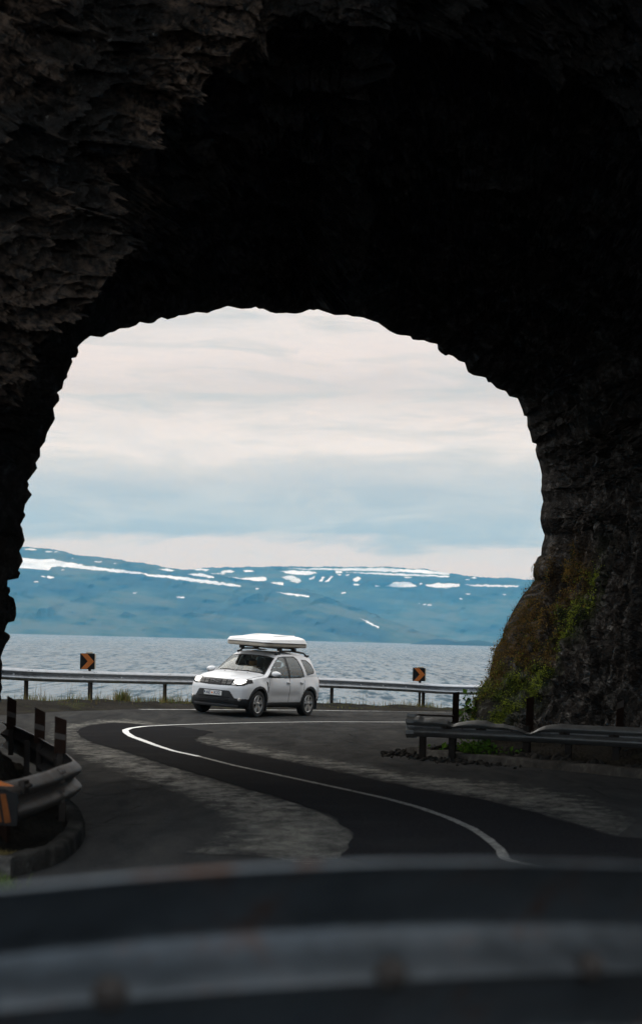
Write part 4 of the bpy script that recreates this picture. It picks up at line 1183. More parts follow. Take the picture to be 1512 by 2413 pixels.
# ---------------- barrier around the traffic island by the left wall
ISL = [(-60, 1852, 14.9), (0, 1846, 15.2), (43, 1836, 15.75), (104, 1820, 16.9), (140, 1806, 17.6), (162, 1799, 18.2), (172, 1794.5, 18.9), (171, 1790, 19.6), (160, 1781, 20.3), (140, 1766, 20.9), (104, 1747, 21.7), (79, 1732, 22.9), (38, 1713, 24.7), (0, 1700, 26.0)]
tpath = np.array([at(u, v, d) for u, v, d in ISL]); tpath[:, 2] -= .31
lp = smooth_path(tpath, 320, 60)
g3 = empty('crash_barrier', (lp[60, 0], lp[60, 1], z_of(lp[60])))
tag(g3, 'brownish steel crash barrier curving tightly around the kerbed island with hazard striped end', 'crash barrier')
beam(lp, -1, g3, M['steel_brown'], lambda s, a, z: (.004 * vnoise(np.stack([s * 2, 0 * s, 0 * s + z * 3], -1), 9), 0 * s))
T3, N3 = frames(lp)
i0 = near_on(lp[:150], 24)
p = lp[i0].copy(); p += N3[i0] * .05; p[2] = z_of(p)
post(p, T3[i0], lp[i0, 2] - p[2] + .02, g3, M['rust_brown'], .3, .115, .07)
for fr_ in (.33, .55, .78):
    i = int(fr_ * 299); p = lp[i].copy(); p += N3[i] * .05; p[2] = z_of(p)
    post(p, T3[i], lp[i, 2] - p[2] + .24, g3, M['steel_post'], .3)
isp = near_on(lp[:150], 126); splice(lp[isp], T3[isp], -1, g3, M['steel_brown'])
ib = near_on(lp[:150], 30)
b = MB(); Rb = np.stack([T3[ib], N3[ib], [0, 0, 1]], 1)
b.box(lp[ib] - N3[ib] * .075 + np.array([0, 0, .262]), (.17, .05, .10), Rb, bev=.01)
for q in (-.05, .05):
    b.lathe([(0, .03), (.012, .026), (.018, .006), (.018, 0)], lp[ib] + T3[ib] * q - N3[ib] * .10 + np.array([0, 0, .27]), -N3[ib], 8)
b.build('bracket', M['steel_post'], g3)
kids(g3)
# striped hazard board across the end of the barrier, square to the traffic
hd = 15.02
hc = at(-28, 1902, hd)
hr_ = empty('hazard_board', hc); hr_.rotation_euler = (0, 0, math.radians(-4))
tag(hr_, 'black hazard board with slanting orange stripes on the end of the curved barrier', 'hazard board')
wb = 71 / FPX * hd; hb2 = 43 / FPX * hd
b = MB(); b.prism([(-wb, -hb2), (wb * .97, -hb2), (wb, -hb2 * .7), (wb, hb2 * .78), (wb * .55, hb2), (-wb, hb2)], (0, -.01, 0), (1, 0, 0), (0, 0, 1), (0, .02, 0)); b.build('board', M['sign_black'], hr_)
for k_ in range(5):
    x0 = wb * .70 - k_ * wb * .30
    b = MB(); wd = wb * .13; lean_ = wb * .27
    top_ = hb2 * (.74 if k_ == 0 else .80)
    xl = x0 - lean_; q_ = [(x0 - wd * .9, -hb2 * .86), (min(wb * .93, x0 + wd * .7), -hb2 * .80), (min(wb * .93, xl + wd * 1.25), top_), (xl - wd * .2, top_)]
    if k_ == 99: q_ = [(wb * .90, -hb2 * .05), (wb * .95, -hb2 * .05), (wb * .95, top_), (wb * .74, top_)]
    b.prism(q_, (0, -.0145, 0), (1, 0, 0), (0, 0, 1), (0, .004, 0)); b.build('stripe', M['sign_dark_orange'], hr_)
b = MB(); b.prism([(-wb, hb2 * 1.12), (wb * .80, hb2 * 1.14), (wb * .30, hb2 * 1.42), (-wb, hb2 * 1.6)], (0, .05, 0), (1, 0, 0), (0, 0, 1), (0, .02, 0)); b.build('top_flap', M['sign_orange'], hr_)

GL = 'marker plates on the island barrier'
marker('tallest dark marker plate on the island barrier, closest to the sharp turn of the rail', 127.5, 155, 1688.5, 1697.5, 1776, 20.2, M['rust_brown'], [(.40, .56)], GL, 1.0, 0, .3)
marker('dark marker plate on the island barrier between the other two plates there', 80.5, 105, 1667.5, 1679, 1752, 22.4, M['rust_brown'], [(.40, .56)], GL, 1.0, 0, .3)
marker('dark marker plate on the island barrier, overlapping the gravel verge under the sea barrier', 15.5, 37, 1640, 1652, 1720, 24.9, M['rust_brown'], [(.40, .56)], GL, 1.0, 0, .3)

# broken concrete footing with dead grass at the island corner
cf = at(4, 2056, 14.3); b = MB(); bm = bmesh.new(); bmesh.ops.create_cube(bm, size=1); bmesh.ops.subdivide_edges(bm, edges=bm.edges[:], cuts=6, use_grid_fill=True)
for v in bm.verts:
    q_ = np.array(v.co); v.co = Vector(q_ * np.array([.14, .2, .20]) * (1 + .10 * float(fbm(q_[None] * 3, 3, 44)[0])))
b.bm(bm, None, cf); fo = b.build('concrete_block', M['concrete'], None)
tag(fo, 'small pale concrete block at the corner of the kerbed island', 'concrete block')

# ---------------- the blurred barrier right in front of the camera
NR = [(-900, 2175, 2.80), (-450, 2140, 2.74), (0, 2091, 2.72), (300, 2062, 2.72), (600, 2040, 2.74), (900, 2028, 2.80), (1200, 2026, 2.92), (1500, 2035, 3.12), (1900, 2065, 3.5), (2400, 2110, 4.0)]
npth = np.array([at(u, v, d) for u, v, d in NR]); npth[:, 2] -= .31
npth = smooth_path(npth, 240, 10)
g4 = empty('crash_barrier', (npth[100, 0], npth[100, 1], z_of(npth[100])))
tag(g4, 'blurred blue grey crash barrier crossing the whole bottom of the view, seen from behind', 'crash barrier')
NPROF = [(.000, .303), (-.004, .306), (-.001, .310), (.006, .308), (.030, .280), (.072, .226), (.080, .214), (.079, .206), (.046, .176), (.014, .158), (.005, .150), (.012, .141), (.030, .122), (.078, .066), (.080, .056), (.074, .048), (.030, .016), (.008, .002), (0, 0)]
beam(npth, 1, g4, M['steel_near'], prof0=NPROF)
T4, N4 = frames(npth)
for u in (248, 912, 1388):
    i = near_on(npth, u)
    b = MB(); nb = -N4[i] * .95 + np.array([0, 0, .3]); nb /= np.linalg.norm(nb)
    b.lathe([(0, .018), (.010, .016), (.020, .006), (.024, 0), (.024, -.004)], npth[i] + N4[i] * .004 + np.array([0, 0, .158]), nb, 14)
    b.build('bolt', M['bolt'], g4)
for i in (12, 228):
    p = npth[i].copy(); p -= N4[i] * .05; p[2] = float(ground_h(np.array([p[0]]), np.array([p[1]]))[0])
    post(p, T4[i], npth[i, 2] - p[2] + .2, g4, M['steel_post'], .4)
kids(g4)
# ================================================================== the white car
# car axes: x forward, y to its left, z up; wheels touch z = 0
def table(xs, keys, sig=.05):
    k = np.array(sorted(keys)); d = np.linspace(-2.4, 2.3, 1600)
    v = np.interp(d, k[:, 0], k[:, 1]); n = int(sig / (d[1] - d[0]) * 3)
    g = np.exp(-.5 * (np.arange(-n, n + 1) * (d[1] - d[0]) / sig) ** 2); g /= g.sum()
    v = np.convolve(np.pad(v, n, mode='edge'), g, 'valid')
    return np.interp(xs, d, v)
XF, XR = 2.10, -2.22
AXF, AXR, WR = 1.30, -1.375, .345
ns = 300
t_ = np.linspace(0, 1, ns)
xs = XR + (XF - XR) * (.5 - .5 * np.cos(np.pi * (t_ * .9 + .05)) - .00616) / (1 - 2 * .00616)
xs = np.clip(xs, XR, XF); xs[0] = XR; xs[-1] = XF
zbot = table(xs, [(-2.3, .40), (-2.0, .32), (-1.7, .25), (1.6, .25), (1.9, .22), (2.2, .24)])
wid = table(xs, [(-2.3, .80), (-2.1, .855), (-1.8, .885), (-1.4, .893), (-.9, .872), (.4, .868), (.9, .882), (1.3, .895), (1.7, .888), (1.95, .86), (2.2, .80)], .09)
zbelt = table(xs, [(-2.3, 1.02), (-1.9, 1.06), (-1.3, 1.045), (-.4, 1.02), (.6, 1.005), (1.1, .995), (1.6, .97), (1.95, .92), (2.2, .86)], .09)
wbelt = table(xs, [(-2.3, .755), (-2.0, .80), (-1.5, .835), (-.5, .842), (.6, .845), (1.1, .85), (1.6, .835), (1.95, .79), (2.2, .74)], .09)
zrail = table(xs, [(-2.3, 1.05), (-2.14, 1.10), (-1.98, 1.41), (-1.82, 1.535), (-1.5, 1.585), (-.8, 1.625), (-.2, 1.615), (.05, 1.585), (.25, 1.49), (.86, 1.09), (1.0, 1.060), (1.6, 1.015), (1.95, .965), (2.2, .90)], .035)
yrail = table(xs, [(-2.3, .70), (-2.14, .70), (-1.98, .615), (-1.75, .585), (-.8, .605), (.0, .615), (.25, .645), (.86, .755), (1.2, .765), (1.6, .745), (1.95, .70), (2.2, .64)], .05)
ztop = table(xs, [(-2.3, 1.08), (-2.14, 1.14), (-1.98, 1.46), (-1.82, 1.59), (-1.5, 1.645), (-.8, 1.690), (-.2, 1.682), (.05, 1.650), (.25, 1.54), (.86, 1.14), (1.0, 1.110), (1.3, 1.095), (1.7, 1.055), (1.95, 1.005), (2.2, .93)], .035)
SEC_N = (8, 10, 44, 34, 44)

def bez(a, b, c, n):
    t = np.linspace(0, 1, n + 1)[:-1, None]
    return (1 - t) ** 2 * a + 2 * t * (1 - t) * b + t * t * c
half = []
for i in range(ns):
    w_, zb0, ze, we, zr_, yr_, zt = wid[i], zbot[i], zbelt[i], wbelt[i], zrail[i], yrail[i], ztop[i]
    pb = np.array([0, zb0]); p1 = np.array([w_ - .16, zb0]); p2 = np.array([w_ - .025, zb0 + .11]); p3 = np.array([we, ze]); p4 = np.array([yr_, zr_]); p5 = np.array([0, zt])
    a = pb + (p1 - pb) * np.linspace(0, 1, SEC_N[0] + 1)[:-1, None]
    b = bez(p1, np.array([w_ - .03, zb0]), p2, SEC_N[1])
    c = bez(p2, np.array([w_ + .050, zb0 + .50]), p3, SEC_N[2])
    hgt = max(.02, zr_ - ze)
    # shoulder, then tumblehome
    d = bez(p3, np.array([we * .965 + yr_ * .035, ze + hgt * (.35 if hgt > .25 else .75)]), p4, SEC_N[3])
    e_ = bez(p4, np.array([yr_ * .78, zt + .004]), p5, SEC_N[4])
    half.append(np.vstack([a, b, c, d, e_, p5[None]]))
half = np.array(half)                      # ns x m x (y, z)
m_ = half.shape[1]
S0, S1, S2, S3 = np.cumsum(SEC_N)[:4]
# round the nose and tail corners: shrink the last stations
def corner(dist, r):
    q = np.clip(1 - dist / r, 0, 1); return r * (1 - np.sqrt(np.maximum(0, 1 - q * q)))
zmid = .66
for i in range(ns):
    for dist, r in ((XF - xs[i], .11), (xs[i] - XR, .09)):
        s = corner(dist, r)
        if s > 1e-5:
            wmax = half[i, :, 0].max()
            half[i, :, 0] *= (wmax - s) / wmax
            zz = half[i, :, 1]; half[i, :, 1] = zmid + (zz - zmid) * (1 - s * 1.3 / .5 * .8)

def bend(x, y, z):
    """plan curvature and rake of nose, tail and windscreen"""
    fr = sstep(.95, 2.10, x); re = sstep(-1.5, -2.22, x)
    dx = -fr * (.27 * (np.abs(y) / .86) ** 2.6) + re * .17 * (np.abs(y) / .84) ** 2.6
    dx = dx - fr * .15 * sstep(.66, 1.04, z) ** 1.3 - fr * .07 * sstep(.42, .20, z)
    dx = dx + re * .05 * sstep(.9, 1.2, z)
    ws = np.exp(-((x - .5) / .38) ** 2) * sstep(1.0, 1.2, z)
    dx = dx + ws * .10 * (1 - (np.abs(y) / .72) ** 2)
    return x + dx
def bulge(x, y, z):
    """flared arches and the crease along the doors"""
    out = 0
    for ax in (AXF, AXR):
        r = np.sqrt((x - ax) ** 2 + (z - WR) ** 2)
        out = out + .020 * np.exp(-((r - .45) / .10) ** 2) * (np.abs(y) > .6)
    out = out - .016 * np.exp(-((z - .55) / .10) ** 2) * sstep(.85, .6, x) * sstep(-.95, -.7, x) * (np.abs(y) > .6)
    return y + np.sign(y) * out

full = np.concatenate([half, (half * np.array([-1, 1]))[:, -2:0:-1]], 1)     # closed ring (bottom centre shared)
full = np.concatenate([full, full[:, :1]], 1)
nc = full.shape[1]
X0 = np.repeat(xs[:, None], nc, 1)
SX = X0.copy()
Yb = bulge(X0, full[..., 0], full[..., 1]); Zb = full[..., 1]
P = np.stack([bend(X0, Yb, Zb), Yb, Zb], -1)
# front and rear caps: shrink the end rings to the middle
def cap(ring, x_end, n=40):
    c = np.array([0, .62]); out = []
    for r in np.linspace(1, .0, n + 1)[1:]:
        q = c + (ring - c) * r
        out.append(np.stack([bend(np.full(nc, x_end), q[:, 0], q[:, 1]), q[:, 0], q[:, 1]], -1))
    return np.array(out)
ringF = np.stack([Yb[-1], Zb[-1]], -1); ringR = np.stack([Yb[0], Zb[0]], -1)
capF = cap(ringF, XF); capR = cap(ringR, XR)[::-1]
body = np.concatenate([capR, P, capF], 0)
SXa = np.concatenate([np.full((capR.shape[0], nc), XR), SX, np.full((capF.shape[0], nc), XF)], 0)
nR, nF = capR.shape[0], capF.shape[0]

# ---- classify every face
Fc = .25 * (body[:-1, :-1] + body[1:, :-1] + body[:-1, 1:] + body[1:, 1:])
Sx = .25 * (SXa[:-1, :-1] + SXa[1:, :-1] + SXa[:-1, 1:] + SXa[1:, 1:])
fx, fy, fz = Fc[..., 0], Fc[..., 1], Fc[..., 2]
ay = np.abs(fy)
col_i = np.arange(nc - 1); mcol = np.where(col_i < m_ - 1, col_i, 2 * (m_ - 1) - 1 - col_i)
mcol = np.broadcast_to(mcol[None], fx.shape)
row_i = np.broadcast_to(np.arange(body.shape[0] - 1)[:, None], fx.shape)
is_front = row_i >= nR + ns - 34
WHITE, BLACK, GLOSS, LAMP, GLASS, TRIM, SEAM, TAIL, HOLE, LENS = range(10)
cls = np.full(fx.shape, WHITE)
sidew = (ay > .5)
rF = np.sqrt((fx - AXF) ** 2 + (fz - WR) ** 2); rR = np.sqrt((fx - AXR) ** 2 + (fz - WR) ** 2)
# door and bonnet gaps
def line_near(val, w_=.008): return np.abs(val) < w_
sd = sidew & (fz > .40) & (fz < 1.05)
cls[sd & line_near(fx + .30 + 0 * fz) & (fz < 1.03)] = SEAM
cls[sd & line_near(fx - .80 + .10 * sstep(.6, 1.0, fz) - .05) & (fz < .98)] = SEAM
cls[sd & line_near(fx + 1.02 + .13 * sstep(.55, .40, fz) * -1 + .10 * sstep(.62, 1.0, fz)) & (fz > .46) & (fz < 1.03)] = SEAM
cls[(mcol >= S3 - 2) & (mcol <= S3 - 1) & (fx > .92) & (fx < 1.84)] = SEAM
# lower cladding
front_low = .655 - .19 * sstep(.42, .60, ay)
blk = (fz < .385) | ((rF < .455) | (rR < .455)) & sidew & (fz < .80)
blk |= (fx > 1.45) & (fz < front_low) & (fx > 1.62 - .0 * fz) & (rF > .40)
blk &= ~((fx > 1.40) & (fx < 1.95) & (fz > front_low + .0) & (rF > .455))
blk |= (fx < -1.95) & (fz < .52)
blk |= (fx < -1.62) & (fz < .47)
cls[blk] = BLACK
# fender vent
vent = sidew & (sd_poly(fx, fz, [(.94, .93), (.86, .90), (.83, .70), (.86, .62), (.90, .66), (.885, .80)]) < 0)
cls[vent] = GLOSS
# wheel openings
cls[sidew & (np.minimum(rF, rR) < .392)] = HOLE
cls[(mcol < S0 + 5) & (np.minimum(np.abs(fx - AXF), np.abs(fx - AXR)) < .41) & (ay > .60)] = HOLE
# grille and headlamps
gr_lo = .775 + .02 * (ay / .6) ** 2; gr_hi = .945 - .02 * (ay / .6) ** 2
nose = (fx > 1.55) & (row_i > nR + ns - 70)
cls[nose & (ay < .50) & (fz > gr_lo) & (fz < gr_hi)] = GLOSS
lampP = [(.465, .952), (.52, .960), (.66, .965), (.835, .958), (.835, .87), (.74, .80), (.60, .780), (.475, .788)]
lm = nose & (sd_poly(ay, fz, lampP) < 0)
cls[lm] = GLOSS
cls[nose & (sd_poly(ay, fz, [(.50, .940), (.63, .947), (.73, .944), (.75, .885), (.685, .835), (.60, .825), (.56, .845), (.505, .875)]) < 0)] = LAMP
cls[nose & (sd_poly(ay, fz, [(.475, .865), (.545, .85), (.58, .798), (.48, .80)]) < 0)] = LENS
# glass
wsx = (Sx > .205) & (Sx < .885) & (mcol >= S3) & (row_i >= nR)
yr_f = np.interp(Sx, xs, yrail)
cls[wsx & (ay < yr_f * 1.0)] = TRIM
cls[wsx & (ay < yr_f - .035) & (Sx > .245) & (Sx < .835)] = GLASS
rwx = (Sx > -2.16) & (Sx < -1.86) & (mcol >= S3)
cls[rwx & (ay < yr_f - .035)] = GLASS
WIN = [[(.735, 1.045), (.50, 1.22), (.22, 1.425), (.02, 1.53), (-.26, 1.552), (-.26, 1.035)],
       [(-.36, 1.035), (-.36, 1.552), (-.80, 1.547), (-.93, 1.48), (-1.03, 1.28), (-1.08, 1.065)],
       [(-1.19, 1.485), (-1.46, 1.47), (-1.66, 1.36), (-1.73, 1.22), (-1.70, 1.165), (-1.30, 1.115), (-1.26, 1.17)]]
OUTER = [(.86, 1.02), (.50, 1.255), (.20, 1.462), (.01, 1.558), (-.40, 1.580), (-.82, 1.573), (-.97, 1.50), (-1.07, 1.29), (-1.125, 1.035), (-.30, 1.005)]
sw = sidew & (mcol >= S2 - 4) & (mcol < S3 + 6) & (fz > .98)
cls[sw & (sd_poly(fx, fz, OUTER) < 0)] = TRIM
cls[sw & (sd_poly(fx, fz, WIN[2]) < .022)] = TRIM
for wp in WIN: cls[sw & (sd_poly(fx, fz, wp) < 0)] = GLASS
# tail lamps
cls[(fx < -1.98) & (ay > .60) & (fz > .80) & (fz < 1.06)] = TAIL
# ------------------------------------------------ place on the road
yaw_in = math.radians(28.4)
h2 = np.array([-math.sin(yaw_in), -math.cos(yaw_in)]); l2 = np.array([-h2[1], h2[0]])
contact = on_road(605, 1691.5)
cen2 = contact[:2] - h2 * AXF - l2 * .89
def gp(lx, ly):
    p = cen2 + h2 * lx + l2 * ly; return np.array([p[0], p[1], float(road_z(p[0], p[1]))])
pf, pr_, plf, prt = gp(AXF, 0), gp(AXR, 0), gp(0, .78), gp(0, -.78)
fxv = pf - pr_; fxv /= np.linalg.norm(fxv); lyv = plf - prt; lyv -= fxv * (lyv @ fxv); lyv /= np.linalg.norm(lyv); upv = np.cross(fxv, lyv)
org = .25 * (gp(AXF, .78) + gp(AXF, -.78) + gp(AXR, .78) + gp(AXR, -.78))
CAR_M = Matrix(((fxv[0], lyv[0], upv[0], org[0]), (fxv[1], lyv[1], upv[1], org[1]), (fxv[2], lyv[2], upv[2], org[2]), (0, 0, 0, 1)))
CARR = np.stack([fxv, lyv, upv], 1)
def car_px(p): return proj(CARR @ np.array(p) + org)
car = empty('white_car', (0, 0, 0), CAR_M)
tag(car, 'white compact SUV with lit headlights and black cladding driving round the bend', 'car')

FLAT = body.reshape(-1, 3); ncol = nc
QF = grid_faces(body.shape[0], nc).reshape(body.shape[0] - 1, nc - 1, 4)
cn = np.cross(body[1:, :-1] - body[:-1, :-1], body[:-1, 1:] - body[:-1, :-1])
def shell(name, mask, mats, off=0.0, parent=car, smooth=True, midx=None):
    F = QF[mask]
    ids, inv = np.unique(F.ravel(), return_inverse=True)
    V = FLAT[ids].copy()
    if off:
        tx = np.gradient(body, axis=0); ty = np.gradient(body, axis=1)
        nn = np.cross(ty, tx).reshape(-1, 3)[ids]
        l = np.linalg.norm(nn, axis=1, keepdims=True); nn = np.where(l > 1e-9, nn / np.maximum(l, 1e-9), 0)
        ctr = np.array([0, 0, .75]); s = np.sign(((V * np.array([.5, 1, 1]) - ctr) * nn).sum(1, keepdims=True)); V = V + nn * s * off
    bm = bmesh.new()
    o = mesh_obj(name, V, inv.reshape(-1, 4), mats, parent, smooth, midx)
    bm.from_mesh(o.data); bmesh.ops.remove_doubles(bm, verts=bm.verts[:], dist=2e-4)
    bmesh.ops.recalc_face_normals(bm, faces=bm.faces[:]); bm.to_mesh(o.data); bm.free()
    if smooth: o.data.polygons.foreach_set('use_smooth', np.ones(len(o.data.polygons), dtype=bool)); o.data.set_sharp_from_angle(angle=math.radians(38))
    return o
doorF = sidew & (fz > .40) & (fx < .80) & (fx > -.30) & (mcol < S2 + 2) & np.isin(cls, [WHITE])
doorR = sidew & (fz > .40) & (fx <= -.30) & (fx > -1.10) & (rR > .455) & (mcol < S2 + 2) & np.isin(cls, [WHITE])
bonnet = (fx > .90) & (fx < 1.9) & (mcol >= S3) & (cls == WHITE)
bmask = np.isin(cls, [WHITE, SEAM]) & ~doorF & ~doorR & ~bonnet
shell('body', bmask, [M['car_white'], M['seam']], midx=(cls[bmask] == SEAM).astype(int))
shell('bonnet', bonnet, M['car_white'], .004)
for sgn_, nm in ((1, 'l'), (-1, 'r')):
    for dm in (doorF, doorR):
        o = shell('door', dm & (fy * sgn_ > 0), M['car_white'], .002)
        cx_ = -.20 if dm is doorF else -.93
        b = MB(); b.box((cx_ , sgn_ * .885, .90), (.15, .035, .055), bev=.014); b.box((cx_ - .01, sgn_ * .893, .872), (.13, .02, .012), mi=1, bev=.003)
        b.build('handle', [M['car_white'], M['seam']], o, autosmooth=40)
shell('cladding', cls == BLACK, M['car_black'], .008)
shell('grille', (cls == GLOSS) & nose & (ay < .465), M['car_gloss_black'], .002)
for s_ in (1, -1):
    shell('fender_vent', vent & (cls == GLOSS) & (fy * s_ > 0), M['car_gloss_black'], .004)
    hl_ = shell('headlight', lm & (cls == GLOSS) & (fy * s_ > 0) & (ay >= .465), M['car_gloss_black'], .004)
    shell('lamp', (cls == LAMP) & (fy * s_ > 0), M['lamp'], .006, hl_)
    shell('lens', (cls == LENS) & (fy * s_ > 0), M['indicator'], .006, hl_)
    shell('tail_light', (cls == TAIL) & (fy * s_ > 0), M['tail_red'], .006)
    for wp in WIN: shell('side_window', (cls == GLASS) & sw & (fy * s_ > 0) & (sd_poly(fx, fz, wp) < 0), M['glass'], -.004)
shell('windscreen', (cls == GLASS) & wsx, M['glass_front'], -.003)
shell('rear_window', (cls == GLASS) & rwx, M['glass'], -.003)
shell('window_trim', cls == TRIM, M['car_gloss_black'], .001)

def nose_x(y, z):
    """surface of the nose at (y, z)"""
    return float(bend(np.array(XF), np.array(float(y)), np.array(float(z))))
# grille dashes: four columns of two double bars, emblem of two linked brackets in the middle
for cy_ in (-.395, -.255, .255, .395):
    b = MB()
    for zz in (.905, .845):
        for dz in (.013, -.013):
            y0, y1 = cy_ - .052, cy_ + .052
            vs = []
            for yy in (y0, y1):
                for zq in (zz + dz - .0042, zz + dz + .0042):
                    for dx in (.0, .016): vs.append((nose_x(yy, zq) + dx, yy, zq))
            b.add(vs, [(0, 1, 3, 2), (4, 6, 7, 5), (0, 4, 5, 1), (2, 3, 7, 6), (0, 2, 6, 4), (1, 5, 7, 3)])
    b.build('grille_bar', M['grille_bar'], car)
b = MB()
for s_ in (1, -1):
    y = lambda t: s_ * t
    for q in (1, -1):
        outl = [(.150, .034), (.068, .034), (.008, .004), (.008, -.004), (.040, -.004 + .012), (.078, .014), (.150, .014)]
        vs = [(nose_x(y(a), .872) + .018, y(a), .872 + q * c) for a, c in outl] + [(nose_x(y(a), .872) + .002, y(a), .872 + q * c) for a, c in outl]
        k = len(outl)
        b.add(vs, [tuple(range(k)), tuple(range(k, 2 * k))[::-1]] + [(i, (i + 1) % k, k + (i + 1) % k, k + i) for i in range(k)])
b.build('emblem', M['grille_bar'], car)
# number plate
pz, px_ = .572, nose_x(0, .572) + .022
b = MB(); b.box((px_, 0, pz), (.012, .52, .115), bev=.004); plate = b.build('number_plate', M['plate'], car)
def text_mesh(name, txt, size, mat, parent, loc, rot, ext=.0015):
    cu = bpy.data.curves.new(name, 'FONT'); cu.body = txt; cu.size = size; cu.align_x = 'CENTER'; cu.align_y = 'CENTER'; cu.extrude = ext; cu.offset = .0012
    to = bpy.data.objects.new(name + '_tmp', cu); COL.objects.link(to); bpy.context.view_layer.update()
    me = bpy.data.meshes.new_from_object(to.evaluated_get(bpy.context.evaluated_depsgraph_get()))
    bpy.data.objects.remove(to); me.name = name; me.materials.clear(); me.materials.append(mat)
    o = bpy.data.objects.new(name, me); link(o, parent); o.location = loc; o.rotation_euler = rot; return o
RT = (math.radians(90), 0, math.radians(90))
text_mesh('plate_lettering', 'AE', .112, M['plate_ink'], plate, (px_ + .0075, -.135, pz), RT)
text_mesh('plate_lettering', 'K32', .112, M['plate_ink'], plate, (px_ + .0075, .125, pz), RT)
b = MB(); b.lathe([(0, .0035), (.024, .0035), (.024, 0)], (px_ + .006, -.018, pz), (1, 0, 0), 18); b.build('plate_sticker', M['plate_dot'], plate)
b = MB(); b.box((px_ + .007, -.235, pz + .012), (.003, .03, .05)); b.build('plate_flag', M['plate_ink'], plate)
# lower grille mouth, fog lamps, skid lip, tow eye cover
b = MB()
vs = []
for yy in np.linspace(-.46, .46, 13):
    for zz in (.33, .49): vs.append((nose_x(yy, zz) + .012, yy, zz))
b.add(vs, [(2 * i, 2 * i + 2, 2 * i + 3, 2 * i + 1) for i in range(12)])
for zz in (.36, .40, .44):
    b.add([(nose_x(yy, zz) + .02, yy, zz + dz) for yy in np.linspace(-.45, .45, 13) for dz in (-.006, .006)], [(2 * i, 2 * i + 2, 2 * i + 3, 2 * i + 1) for i in range(12)])
b.build('lower_grille', M['car_gloss_black'], car)
for s_ in (1, -1):
    y = s_ * .70; fl = MB(); fl.lathe([(0, .012), (.03, .010), (.036, 0), (.045, -.01)], (nose_x(y, .44) + .018, y, .44), (1, s_ * .8, 0), 20); fl.build('fog_lamp', M['indicator'], car)
b = MB(); vs = []
for yy in np.linspace(-.66, .66, 15):
    for (dx, zz) in ((.02, .30), (.045, .265), (.03, .225)): vs.append((nose_x(yy, zz) + dx - .01, yy, zz))
b.add(vs, [(3 * i + k, 3 * i + 3 + k, 3 * i + 4 + k, 3 * i + 1 + k) for i in range(14) for k in (0, 1)]); b.build('skid_lip', M['car_black'], car, smooth=True)
# rain jets and wipers
for yy in (-.34, .34):
    b = MB(); b.box((1.03, yy, 1.113), (.03, .03, .012), bev=.004); b.build('washer_jet', M['car_black'], car)
for y0, y1, xe in ((.60, -.02, .83), (-.02, -.60, .84)):
    b = MB(); b.tube([(xe + .10, y0, 1.130), (xe + .075, (y0 + y1) / 2, 1.165), (xe + .03, y1, 1.155)], .009, 6); b.build('wiper', M['car_black'], car)
# mirrors
for s_ in (1, -1):
    b = MB(); bm = bmesh.new(); bmesh.ops.create_uvsphere(bm, u_segments=20, v_segments=12, radius=1)
    for v in bm.verts:
        c_ = v.co; k = 1 - .18 * c_.y * s_
        v.co = Vector((c_.x * .085 * (.55 if c_.x < 0 else 1), c_.y * .14, max(-.8, c_.z) * .078 * k))
    b.bm(bm, None, (.65, s_ * .985, 1.12)); mo_ = b.build('mirror', M['car_white'], car, smooth=True)
    b = MB(); b.box((.665, s_ * .885, 1.055), (.07, .12, .05), bev=.012); b.box((.645, s_ * .97, 1.048), (.10, .21, .034), bev=.01); b.build('mirror_foot', M['car_gloss_black'], mo_)
    b = MB(); b.box((.602, s_ * .985, 1.12), (.008, .20, .10), bev=.003); b.build('mirror_glass', M['alloy'], mo_)
